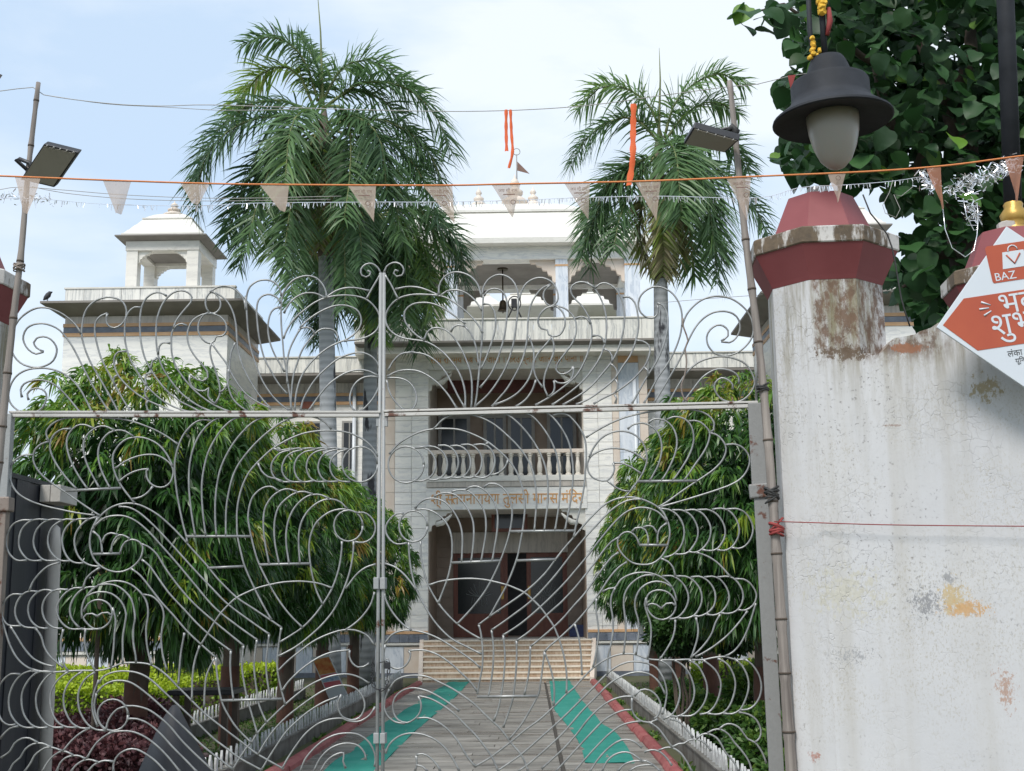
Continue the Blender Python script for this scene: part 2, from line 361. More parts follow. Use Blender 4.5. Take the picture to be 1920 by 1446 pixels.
def textmesh(name, body, mat, parent, center, width=None, height=None, thick=.01, right=Vector((1, 0, 0)), up=Vector((0, 0, 1)), kern=None):
    cu = bpy.data.curves.new(name, 'FONT'); cu.body = body; cu.extrude = 0; cu.resolution_u = 3
    if kern:
        for i, kv in kern.items(): cu.body_format[i].kerning = kv
    ob = bpy.data.objects.new(name, cu); COL.objects.link(ob); bpy.context.view_layer.update()
    me = bpy.data.meshes.new_from_object(ob.evaluated_get(bpy.context.evaluated_depsgraph_get())); bpy.data.objects.remove(ob)
    co = np.zeros(len(me.vertices) * 3, np.float32); me.vertices.foreach_get('co', co); co = co.reshape(-1, 3)
    lo, hi = co.min(0), co.max(0); s = width / (hi[0] - lo[0]) if width else height / (hi[1] - lo[1])
    sy = height / (hi[1] - lo[1]) if height else s
    c = (lo + hi) / 2; nrm = right.cross(up); og = ORG[parent.name]
    bm = bmesh.new(); bm.from_mesh(me)
    for v in bm.verts:
        v.co = Vector(center) + right * ((v.co.x - c[0]) * s) + up * ((v.co.y - c[1]) * sy) - og
    r = bmesh.ops.extrude_face_region(bm, geom=bm.faces[:])
    bmesh.ops.translate(bm, verts=[e for e in r['geom'] if isinstance(e, bmesh.types.BMVert)], vec=nrm * thick)
    bm.to_mesh(me); bm.free(); me.materials.clear(); me.materials.append(M[mat]); me.name = name
    return link(bpy.data.objects.new(name, me), parent, og)

# ------------------------------------------------------------------ ground and path
g = MB(); g.poly([(-400, -60, 0), (400, -60, 0), (400, 900, 0), (-400, 900, 0)])
tag(g.build('ground', 'soil'), kind='structure')
PX0, PX1, PY0, PY1 = -2.50, 1.42, 7.4, 28.35
pt = tag(MB().box(PX0, PX1, PY0, PY1, -.02, .004).build('path', pmat('path_bed', (.05, .045, .04), (.08, .07, .06), 6, .9), origin=(AX, 18, 0)), kind='structure')
seam = .30                                       # the open drain joint runs a little right of the axis
rows = 72; dy = (PY1 - PY0) / rows
ume = MB().box(-.5, .5, -dy / 2 + .006, dy / 2 - .006, 0, .022).mesh('slab', M['path_stone'])
for r in range(rows):
    j = sorted([PX0, seam - .02, PX0 + random.uniform(.5, 1.0), PX0 + random.uniform(1.5, 2.2)])
    for a, b in list(zip(j, j[1:])) + [(seam + .02, PX1)]:
        o = piece('slab', ume, pt, ((a + b) / 2, PY0 + (r + .5) * dy, .005 + random.uniform(0, .007)))
        o.rotation_euler = (random.uniform(-.006, .006), random.uniform(-.004, .004), 0); o.scale = (b - a - .009, 1, 1)
# two runs of green carpet
def carpet(label, edges):
    l = [G(*p, .05) for p in edges[0]]; r = [G(*p, .05) for p in edges[1]]
    l = catmull([Vector((p.x, p.y, 0)) for p in l], .5); n = len(l); rr = catmull([Vector((p.x, p.y, 0)) for p in r], .01)
    m = MB(); k = 0; top = []
    for i, p in enumerate(l):
        q = rr[min(len(rr) - 1, int(i / (n - 1) * (len(rr) - 1)))]
        for j in range(5):
            s = j / 4; h = .038 + .010 * math.sin(i * 1.3 + j * 2) * (1 if j in (0, 4) else .6)
            top.append((p.x + (q.x - p.x) * s, p.y + (q.y - p.y) * s, h))
    m.v = top + [(x, y, .024) for x, y, z in top]; N_ = len(top)
    for i in range(n - 1):
        for j in range(4):
            a = i * 5 + j; m.f += [(a, a + 1, a + 6, a + 5), (N_ + a + 5, N_ + a + 6, N_ + a + 1, N_ + a)]
        for j in (0, 4):
            a = i * 5 + j; m.f.append((a, a + 5, N_ + a + 5, N_ + a))
    o = m.build('carpet_strip', 'green_carpet', smooth=False, origin=l[0]); tag(o, label, 'carpet', 'green carpet strips on the path')
carpet('turquoise carpet strip laid on the path along the hedge side', [[(843, 1277), (813, 1296), (722, 1354), (681, 1388), (640, 1416), (590, 1456)], [(880, 1277), (857, 1302), (826, 1329), (776, 1371), (730, 1417), (690, 1456)]])
carpet('turquoise carpet strip laid on the path along the boundary wall side', [[(1030, 1275), (1032, 1292), (1038, 1325), (1062, 1356), (1087, 1392), (1097, 1428)], [(1068, 1275), (1091, 1311), (1110, 1333), (1129, 1354), (1164, 1381), (1191, 1428)]])
# red kerbs, each a run of cast stones
def kerb(x, label):
    k = thing('red_kerb', (x, 18, 0), label, 'kerb', 'red kerbs of the path')
    prof = [(-.075, 0), (-.075, .06), (-.045, .105), (.02, .115), (.07, .08), (.08, 0)]
    s = 1.25; me = MB().prism([(a, -s / 2 + .008, z) for a, z in prof], (0, s - .016, 0)).mesh('kerb_stone', M['red_kerb'])
    for i in range(int(20.6 / s)):
        piece('kerb_stone', me, k, (x + random.uniform(-.012, .012), 7.6 + (i + .5) * s, random.uniform(-.01, .006)), (0, 0, random.uniform(-.01, .01)))
kerb(-2.48, 'worn red kerb along the path on the hedge side'); kerb(1.36, 'worn red kerb along the path on the boundary wall side')
# low grey borders topped by small pickets
def border(x, y0, y1, label, h=.17, lean=0.0):
    k = thing('picket_border', (x, (y0 + y1) / 2, 0), label, 'border', 'low picket borders of the garden')
    m = MB().box(x - .04, x + .04, y0, y1, 0, h); m.build('border_wall', 'concrete', k)
    MB().box(x - .05, x + .05, y0, y1, h, h + .018).build('border_cap', 'concrete', k)
    o = [(-.02, 0), (.02, 0), (.036, .06), (.03, .10), (0, .145), (-.03, .10), (-.036, .06)]
    me = MB().prism([(-.010, a * .8, z * 1.15) for a, z in o], (.02, 0, 0)).mesh('picket', M['picket_white'])
    n = int((y1 - y0) / .19)
    for i in range(n):
        piece('picket', me, k, (x, y0 + (i + .5) * (y1 - y0) / n, h + .016), (random.uniform(-.08, .08), lean + random.uniform(-.06, .06), random.uniform(-.15, .15)))
border(1.66, 7.8, 27.2, 'grey border wall with white pickets beside the boundary wall side kerb')
border(-2.82, 7.8, 27.2, 'grey border wall with white pickets between red kerb and tree row')
border(-4.35, 10, 24, 'grey border wall with white pickets behind the tree row')

# ------------------------------------------------------------------ the temple
Y0 = 31.0
T = thing('temple', (AX, Y0, 0), 'white marble temple with stairs, balcony, roof pavilion and corner towers', 'temple')
ZF = zs(1199, Y0); ZB0 = zs(955, Y0); ZB1 = zs(903, Y0); ZT0 = zs(692, Y0); ZT1 = zs(655, Y0)
XL, XR = xs(803, Y0), xs(1096, Y0); XLo, XRo = xs(716, Y0), xs(1219, Y0)
YB = Y0 + 2.7
# solid masses behind the cladding
bx('pier', 'pale_marble', T, XLo, XL, Y0 + .03, YB + .3, 0, ZT1)
bx('pier', 'pale_marble', T, XR, XRo, Y0 + .03, YB + .3, 0, ZT1)
bx('porch_floor', 'pale_marble', T, XL - .001, XR + .001, Y0 - .02, YB, 0, ZF)
bx('balcony_slab', 'pale_marble', T, XL + .002, XR - .002, Y0 + .04, YB, ZB0, ZB1)
bx('lintel', 'pale_marble', T, XL + .002, XR - .002, Y0 + .05, YB, ZT0, ZT1)
bx('inscribed_beam', 'white_marble', T, XL - .05, XR + .05, Y0 - .03, Y0 + .035, ZB0, zs(914, Y0), .006)
bx('beam_strip', 'dusty_marble', T, XL - .04, XR + .04, Y0 - .05, Y0 + .035, zs(913, Y0), zs(903, Y0), .004)
bx('balcony_base', 'pale_marble', T, XL - .02, XR + .02, Y0 - .07, Y0 + .15, zs(902.5, Y0), zs(892, Y0), .006)
bx('inscribed_beam', 'white_marble', T, XL - .03, XR + .03, Y0 - .03, Y0 + .045, ZT0, zs(655, Y0), .006)
# cladding slabs
def clad(x0, x1, z0, z1, w, h, mat, y=Y0, ny=-1, t=.03):
    nx = max(1, round((x1 - x0) / w)); nz = max(1, round((z1 - z0) / h)); w = (x1 - x0) / nx; h = (z1 - z0) / nz
    me = MB().box(-w / 2 + .005, w / 2 - .005, -t, 0, -h / 2 + .005, h / 2 - .005).mesh('marble_slab', M[mat])
    for i in range(nx):
        for j in range(nz):
            piece('marble_slab', me, T, (x0 + (i + .5) * w, y + .03 + random.uniform(-.004, .002), z0 + (j + .5) * h))
clad(xs(740, Y0), XL, ZF, ZT1, .42, .3, 'white_marble'); clad(XR, xs(1151, Y0), ZF, ZT1, .4, .3, 'white_marble')
clad(XLo, xs(740, Y0), ZF, ZT1, .3, .6, 'pink_stone'); clad(xs(1151, Y0), xs(1164, Y0), ZF, ZT1, .2, .6, 'pink_stone')
clad(xs(1164, Y0), xs(1203, Y0), ZF, zs(683, Y0), .6, 1.1, 'blue_marble'); clad(xs(1203, Y0), XRo, ZF, ZT1, .25, .6, 'pink_stone')
clad(xs(1164, Y0), xs(1203, Y0), zs(683, Y0), zs(662, Y0), .3, .3, 'orange_stone')
# bands at the foot of the walls
def foot(x0, x1, y, base=0):
    bx('orange_band', 'orange_stone', T, x0, x1, y - .045, y, zs(1187, Y0), zs(1182, Y0))
    n = max(1, int((x1 - x0) / .22)); w = (x1 - x0) / n; h = zs(1188, Y0) - zs(1203, Y0)
    me = MB().box(-w / 2 + .004, w / 2 - .004, -.05, 0, 0, h - .01).mesh('dark_tile', M['dark_stone'])
    for i in range(n): piece('dark_tile', me, T, (x0 + (i + .5) * w, y, zs(1203, Y0) + .005))
    bx('plinth_cap', 'roof_white', T, x0, x1, y - .12, y, zs(1208, Y0), zs(1204, Y0))
    n = max(1, int((x1 - x0) / .42)); w = (x1 - x0) / n; h = zs(1211, Y0)
    mes = [MB().box(-w / 2 + .006, w / 2 - .006, -.07, 0, .12, h).mesh('plinth_panel', M[k]) for k in ('blue_marble', 'pink_stone')]
    for i in range(n): piece('plinth_panel', mes[i % 2], T, (x0 + (i + .5) * w, y, 0))
    bx('plinth_base', 'dark_stone', T, x0, x1, y - .09, y, 0, .115)
foot(XLo, XL, Y0); foot(XR, XRo, Y0)
# stairs
ns = 8; rise = ZF / ns; tread = .33
for i in range(ns):
    z1 = ZF - i * rise - .002; y1 = Y0 - .06 - i * tread; w = -.05 - .20 * i / ns
    s = bx('step', 'riser', T, XL - .12 - w, XR + .12 + w, y1 - tread + .03, Y0 - .03 - .001 * i, max(0, z1 - rise), z1 - .035)
    bx('step_tread', 'step_stone', s, XL - .14 - w, XR + .14 + w, y1 - tread, y1 + .02, z1 - .034, z1, .006)
for sx, x in ((-1, XL - .10), (1, XR + .10)):
    x2 = x - sx * .20; yb_ = Y0 - .06 - ns * tread
    MB().hexa([(x, Y0 - .04, 0), (x2, yb_, 0), (x2, yb_, .12), (x, Y0 - .04, ZF + .02)], [(x + .1 * sx, Y0 - .04, 0), (x2 + .1 * sx, yb_, 0), (x2 + .1 * sx, yb_, .12), (x + .1 * sx, Y0 - .04, ZF + .02)]).build('stair_flank', 'pink_stone', T)
# porch and balcony interiors
def courses(x0, x1, z0, z1, y):
    n = round((z1 - z0) / .27); h = (z1 - z0) / n
    me = MB().box(-(x1 - x0) / 2, (x1 - x0) / 2, -.03, 0, -h / 2 + .005, h / 2 - .005).mesh('wall_course', M['brown_stone'])
    for i in range(n): piece('wall_course', me, T, ((x0 + x1) / 2, y + random.uniform(-.004, .004), z0 + (i + .5) * h))
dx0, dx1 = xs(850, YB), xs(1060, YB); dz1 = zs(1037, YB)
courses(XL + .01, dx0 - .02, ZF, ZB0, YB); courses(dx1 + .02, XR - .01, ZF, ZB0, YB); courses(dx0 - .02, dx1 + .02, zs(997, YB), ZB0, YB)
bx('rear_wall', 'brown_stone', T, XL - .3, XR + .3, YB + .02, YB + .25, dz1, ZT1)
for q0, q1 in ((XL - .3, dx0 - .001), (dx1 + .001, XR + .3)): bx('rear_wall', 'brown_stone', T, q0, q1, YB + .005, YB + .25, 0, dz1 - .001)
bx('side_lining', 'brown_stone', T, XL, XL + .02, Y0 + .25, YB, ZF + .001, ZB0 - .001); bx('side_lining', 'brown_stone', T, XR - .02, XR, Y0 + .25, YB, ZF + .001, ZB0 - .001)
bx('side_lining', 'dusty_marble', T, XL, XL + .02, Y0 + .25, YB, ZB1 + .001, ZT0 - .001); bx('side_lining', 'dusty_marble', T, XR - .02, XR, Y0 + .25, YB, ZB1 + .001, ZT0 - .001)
bx('door_lintel', 'dusty_marble', T, dx0 - .03, dx1 + .03, YB - .10, YB + .02, dz1, zs(998, YB), .008)
def door(x0, x1, z0, z1, ang, hinge, y=YB - .02):
    w = x1 - x0; fr = .12; y1 = y + .05
    o = MB().box(x0, x0 + fr, y, y1, z0, z1).box(x1 - fr, x1, y, y1, z0, z1).box(x0 + fr, x1 - fr, y, y1, z1 - fr, z1).box(x0 + fr, x1 - fr, y, y1, z0, z0 + .62).build('door_leaf', 'maroon_wood', T, .004)
    bx('door_glass', 'dark_glass', o, x0 + fr, x1 - fr, y + .02, y + .03, z0 + .62, z1 - fr)
    cx, cz = (x0 + x1) / 2, z0 + 1.25; e = MB()
    for k in range(-4, 5):                      # etched flower on the pane
        a = k * .32; l = .34 + .06 * math.cos(k)
        pts = [Vector((cx + math.sin(a) * l * t * 1.25 + math.sin(a) * .05 * math.sin(t * 3.1), y + .012, cz - .18 + math.cos(a) * l * t)) for t in (0, .25, .5, .75, 1)]
        e.tube(pts, .008, 4)
    for k in range(-3, 4): e.tube([(cx + k * .06, y + .012, cz - .2), (cx + k * .075, y + .012, cz - .42)], .006, 4)
    e.build('etched_flower', 'etched', o)
    bx('door_plate', 'gold', o, (x1 - .1 if hinge < 0 else x0 + .03), (x1 - .03 if hinge < 0 else x0 + .1), y - .012, y, z0 + 1.0, z0 + 1.35)
door(dx0, xs(945, YB), ZF + .01, dz1, 0, -1); door(xs(985, YB), dx1, ZF + .01, dz1, 0, 1)
bx('door_jamb', 'maroon_wood', T, xs(945, YB) + .003, xs(950, YB), YB - .03, YB + .08, ZF + .01, dz1)
bx('rear_wall', 'black_iron', T, XL, XR, YB + 2.2, YB + 2.3, ZF, ZB0)       # black sheet, darkness of the unlit hall put into its colour
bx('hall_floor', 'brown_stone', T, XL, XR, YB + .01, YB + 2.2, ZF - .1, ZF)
for px in (803, 1086):                           # narrow windows on the porch sides
    f = bx('window', 'maroon_wood', T, xs(px, YB) + .02, xs(px + 16, YB), YB - .05, YB - .028, zs(1115, YB), zs(1050, YB)); bx('window_pane', 'dark_glass', f, xs(px, YB) + .03, xs(px + 12, YB), YB - .056, YB - .0505, zs(1110, YB), zs(1056, YB))
fr = bx('framed_picture', 'maroon_wood', T, xs(921, Y0 + 1.6), xs(988, Y0 + 1.6), Y0 + 1.6, Y0 + 1.65, zs(997, Y0 + 1.6), zs(959, Y0 + 1.6)); bx('picture_glass', 'dark_glass', fr, xs(927, Y0 + 1.6), xs(982, Y0 + 1.6), Y0 + 1.588, Y0 + 1.599, zs(991, Y0 + 1.6), zs(964, Y0 + 1.6))
bx('rolled_mat', pmat('blue_mat', (.02, .03, .09), (.03, .05, .12), 8, .8), T, xs(1062, YB - .5), xs(1098, YB - .5), YB - .7, YB - .5, ZF + .002, ZF + .32, .03)
# balcony windows
for a, b in ((822, 882), (907, 950), (953, 1004), (1027, 1082)):
    x0, x1 = xs(a, YB), xs(b, YB); z0, z1 = ZB1 + .02, zs(778, YB)
    f = MB()
    for q in ((x0, x0 + .09, z0, z1), (x1 - .09, x1, z0, z1), (x0 + .09, x1 - .09, z1 - .1, z1), ((x0 + x1) / 2 - .025, (x0 + x1) / 2 + .025, z0, z1 - .1), (x0 + .09, x1 - .09, z0 + .95, z0 + 1.01)):
        f.box(q[0], q[1], YB - .06, YB - .012 - .001 * len(f.f) / 6, q[2], q[3])
    f = f.build('window', 'window_frame', T); bx('window_pane', 'dark_glass', f, x0 + .05, x1 - .05, YB - .02, YB - .005, z0, z1 - .05)
me = MB().box(-.26, .26, -.012, 0, -.22, .22).mesh('banner_panel', M['banner'])
for i in range(7): piece('banner_panel', me, T, (XL + .65 + i * .44, Y0 + 1.5 + random.uniform(-.03, .03), zs(722, Y0 + 1.5)))
# balustrade
bx('handrail', 'pink_stone', T, XL + .003, XR - .003, Y0 - .02, Y0 + .12, zs(850, Y0), zs(843, Y0), .01)
zb0, zb1 = zs(892, Y0), zs(850, Y0); hh = zb1 - zb0
me = MB().lathe((0, 0), [(.075, 0), (.075, .04), (.05, .06), (.062, .12), (.068, .2), (.055, .3), (.04, .38), (.042, hh - .1), (.06, hh - .08), (.05, hh - .05), (.072, hh - .035), (.072, hh)], 10)
me.sm = False; me = me.mesh('baluster', pmat('baluster_stone', (.68, .62, .54), (.75, .70, .62), 6, .5)); nb = 16
for i in range(nb): piece('baluster', me, T, (XL + .16 + i * (XR - XL - .32) / (nb - 1), Y0 + .05, zb0))
# carved brackets in the upper corners of both openings
def bracket(x, s, z, y, k, mat='roof_white', parent=None):
    o = [(0, 0), (.86, 0), (.80, -.10), (.66, -.10), (.60, -.20), (.46, -.22), (.42, -.34), (.28, -.36), (.24, -.50), (.12, -.54), (.10, -.72), (0, -.76)]
    return MB().prism([(x + s * a * k, y, z + b * k) for a, b in o], (0, .14, 0)).build('bracket', mat, parent or T)
for z in (ZB0, ZT0):
    for x, s in ((XL, 1), (XR, -1)):
        bracket(x, s, z - .002, Y0 + .06, .72)
        MB().tube([(x + s * .2, Y0 + .05, z - .36), (x + s * .36, Y0 + .0, z - .33), (x + s * .5, Y0 - .04, z - .22), (x + s * .6, Y0 - .06, z - .12)], [.07, .075, .045, .02], 7).build('carved_head', 'roof_white', T)
# cornice, eave and parapet of the front block
YP = 30.25; pxl, pxr = xs(664, YP, 640), xs(1238, YP, 640)
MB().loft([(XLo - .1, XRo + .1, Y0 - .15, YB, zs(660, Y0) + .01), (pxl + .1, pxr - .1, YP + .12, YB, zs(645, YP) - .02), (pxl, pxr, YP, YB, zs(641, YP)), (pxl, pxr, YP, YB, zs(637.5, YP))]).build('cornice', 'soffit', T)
n = 17; wv = (pxr - pxl) / n; h = zs(599, YP) - zs(637, YP)
me = MB().box(-wv / 2 + .004, wv / 2 - .004, 0, .1, 0, h).mesh('parapet_panel', M['streak_marble'])
for i in range(n): piece('parapet_panel', me, T, (pxl + (i + .5) * wv, YP + .03 + random.uniform(-.006, .004), zs(637, YP)))
bx('parapet_coping', 'roof_white', T, pxl - .02, pxr + .02, YP + .0, YP + .16, zs(599, YP), zs(596, YP), .01)
bx('terrace', 'pale_marble', T, pxl, pxr, YP + .14, 39, zs(637, YP) - .3, zs(637, YP) + .2)
# writing
textmesh('inscription', 'श्ी सतयनारायण तुलसी मानस मंिदर', 'inscription', T, (AX - .02, Y0 - .031, (zs(921, Y0) + zs(950, Y0)) / 2), xs(1092, Y0) - xs(808, Y0), zs(917, Y0) - zs(951, Y0), .012, kern={4: -8})
textmesh('inscription', 'सीय राममय सब जग जानी । करउँ प्नाम जोिर जुग पानी ॥', 'inscription', T, (AX, Y0 - .031, (zs(660, Y0) + zs(688, Y0)) / 2), xs(1094, Y0) - xs(804, Y0), zs(660, Y0) - zs(684, Y0), .012)
# roof pavilion
PVY0, PVY1 = 31.9, 35.4; ze = zs(463, PVY0); zb = zs(487, PVY0); zfl = zs(592, PVY0)
hw = [xs(q, PVY0, 530) - AX for q in (1200, 1172, 1065, 1042)]
for yc in (PVY0, PVY1 - .4):
    for s in (-1, 1):
        for a, b in ((hw[1], hw[0]), (hw[3], hw[2])):
            x0, x1 = sorted((AX + s * a, AX + s * b)); c = bx('pavilion_column', 'blue_marble', T, x0, x1, yc, yc + .4, zfl - .3, zb)
            bx('column_band', 'orange_stone', c, x0 - .01, x1 + .01, yc - .01, yc + .41, zfl - .28, zfl - .2); bx('column_band', 'orange_stone', c, x0 - .01, x1 + .01, yc - .01, yc + .41, zb - .2, zb - .15)
bx('pavilion_beam', 'white_marble', T, AX - hw[0] - .02, AX + hw[0] + .02, PVY0 - .03, PVY0 + .43, zb + .001, ze); bx('pavilion_beam', 'white_marble', T, AX - hw[0] - .02, AX + hw[0] + .02, PVY1 - .43, PVY1 + .03, zb + .001, ze)
for s in (-1, 1): bx('pavilion_beam', 'white_marble', T, *sorted((AX + s * (hw[0] - .02), AX + s * (hw[1] + .02))), PVY0 + .431, PVY1 - .431, zb + .001, ze)
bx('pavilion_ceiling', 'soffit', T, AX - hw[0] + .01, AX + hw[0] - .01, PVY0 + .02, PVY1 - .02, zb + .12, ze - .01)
for yc in (PVY0 + .1, PVY1 - .3):
    for x, s in ((AX - hw[3], 1), (AX + hw[3], -1), (AX + hw[2], 1), (AX + hw[1], -1), (AX - hw[1], 1), (AX - hw[2], -1)):
        bracket(x, s, zb, yc, .82, 'pink_stone' if yc < 33 else 'soffit')
bx('pavilion_rail', 'white_marble', T, AX - hw[0], AX + hw[0], PVY1 - .3, PVY1 - .2, zfl - .4, zfl + .35)
def bent_roof(name, cx, cy, hx, hy, z0, z1, mat='roof_white', parent=None):
    lv = [(1.06, 0), (1.06, .09), (1.0, .13), (.93, .25), (.915, .25), (.85, .36), (.78, .47), (.765, .47), (.63, .70), (.655, .70), (.655, .74), (.60, .76), (.50, .85), (.40, .93), (.27, 1.0)]
    return MB().loft([(cx - hx * k, cx + hx * k, cy - hy * k, cy + hy * k, z0 + (z1 - z0) * q) for k, q in lv]).build(name, mat, parent or T)
def finial(cx, cy, z, r, h, parent):
    p = [(r, 0), (r * .9, .1), (r * 1.25, .16), (r * 1.3, .24), (r * .85, .34), (r * .5, .38), (r * .75, .44), (r * .8, .52), (r * .4, .6), (r * .3, .66), (r * .5, .72), (r * .35, .82), (r * .1, .9), (r * .03, 1)]
    m = MB().lathe((cx, cy), [(a, z + b * h) for a, b in p], 12); m.sm = True; return m.build('finial', 'pink_stone', parent)
pcy = (PVY0 + PVY1) / 2; zr = zs(394, pcy)
rf = bent_roof('pavilion_roof', AX, pcy, hw[0] + .1, (PVY1 - PVY0) / 2 + .25, ze + .001, zr)
finial(AX - .80, pcy, zr - .03, .19, .74, rf); finial(AX + .76, pcy, zr - .03, .19, .74, rf); finial(AX + .24, pcy, zr - .03, .3, 1.1, rf)
fx = xs(969, pcy, 330); fz = zs(290, pcy)
MB().tube([(fx, pcy, zr + .6), (fx, pcy, fz)], .018, 6).build('flag_pole', 'window_frame', rf)
MB().tube([(fx + .1 * math.cos(a), pcy, fz + .08 + .1 * math.sin(a)) for a in [i * math.pi / 8 for i in range(17)]], .012, 5).build('wheel_emblem', 'window_frame', rf)
a, b, c = P(970, 303, pcy), P(970, 320, pcy), P(993, 326, pcy)
MB().prism([a, b, c], (0, .01, 0)).build('flag', 'print_brown', rf)
# white roofs further back on the terrace
for px, hx, y in ((880, 1.7, 38.6), (1005, 2.0, 37.9), (1110, 1.9, 39.2)):
    q = bent_roof('rear_roof', xs(px, y, 590), y, hx * .62, 1.2, zs(592, y), zs(552, y)); finial(xs(px, y, 590), y, zs(568, y), .2, .5, q).data.materials[0] = M['yellow_paint']
# wings
WY = Y0 + .6
def wing(a, b):
    x0, x1 = sorted((xs(a, WY), xs(b, WY)))
    bx('wing_wall', 'white_marble', T, x0, x1, WY + .03, WY + 3, 0, zs(695, WY))
    n = max(1, round((x1 - x0) / .42)); wv = (x1 - x0) / n; h = zs(666, WY - .6) - zs(694, WY - .6)
    me = MB().box(-wv / 2 + .004, wv / 2 - .004, 0, .1, 0, h).mesh('parapet_panel', M['streak_marble'])
    for i in range(n): piece('parapet_panel', me, T, (x0 + (i + .5) * wv, WY - .58 + random.uniform(-.006, .004), zs(694, WY - .6)))
    bx('parapet_coping', 'roof_white', T, x0, x1, WY - .61, WY - .44, zs(666, WY - .6), zs(663.5, WY - .6))
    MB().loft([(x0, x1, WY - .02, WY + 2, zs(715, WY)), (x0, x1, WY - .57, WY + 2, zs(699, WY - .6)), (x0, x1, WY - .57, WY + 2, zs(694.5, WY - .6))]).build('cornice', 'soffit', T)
    n = max(1, round((x1 - x0) / .3)); wv = (x1 - x0) / n; h = zs(714, WY) - zs(733, WY)
    me = MB().box(-wv / 2 + .004, wv / 2 - .004, -.02, .03, 0, h).mesh('frieze_panel', M['dusty_marble'])
    for i in range(n): piece('frieze_panel', me, T, (x0 + (i + .5) * wv, WY, zs(733, WY)))
    bx('orange_band', 'orange_stone', T, x0, x1, WY - .03, WY + .03, zs(739, WY), zs(733.5, WY)); bx('grey_band', 'dark_stone', T, x0, x1, WY - .02, WY + .03, zs(749, WY), zs(739.5, WY)); bx('orange_band', 'orange_stone', T, x0, x1, WY - .03, WY + .03, zs(755, WY), zs(749.5, WY))
    foot(x0, x1, WY + .03)
wing(440, 715.5); wing(1219.5, 1455)
for a, b in ((555, 604), (640, 668), (1300, 1345)):
    f = bx('window', 'window_frame', T, xs(a, WY), xs(b, WY), WY - .05, WY + .028, zs(880, WY), zs(786, WY)); bx('window_pane', 'dark_glass', f, xs(a + 4, WY), xs((a + b) / 2 - 1, WY), WY - .06, WY - .051, zs(876, WY), zs(790, WY)); bx('window_pane', 'dark_glass', f, xs((a + b) / 2 + 2, WY), xs(b - 4, WY), WY - .06, WY - .051, zs(876, WY), zs(790, WY))
bx('name_plate', 'maroon_wood', T, xs(561, WY), xs(583, WY), WY - .06, WY - .021, zs(762, WY), zs(749, WY))
for x in (665, 701, 1187):                        # rain pipes
    MB().tube([(xs(x, WY, 780), WY - .07 if x < 1000 else Y0 - .06, 1), (xs(x, WY, 780), WY - .07 if x < 1000 else Y0 - .06, zs(720, WY))], .05, 8).build('rain_pipe', 'sign_white', T)
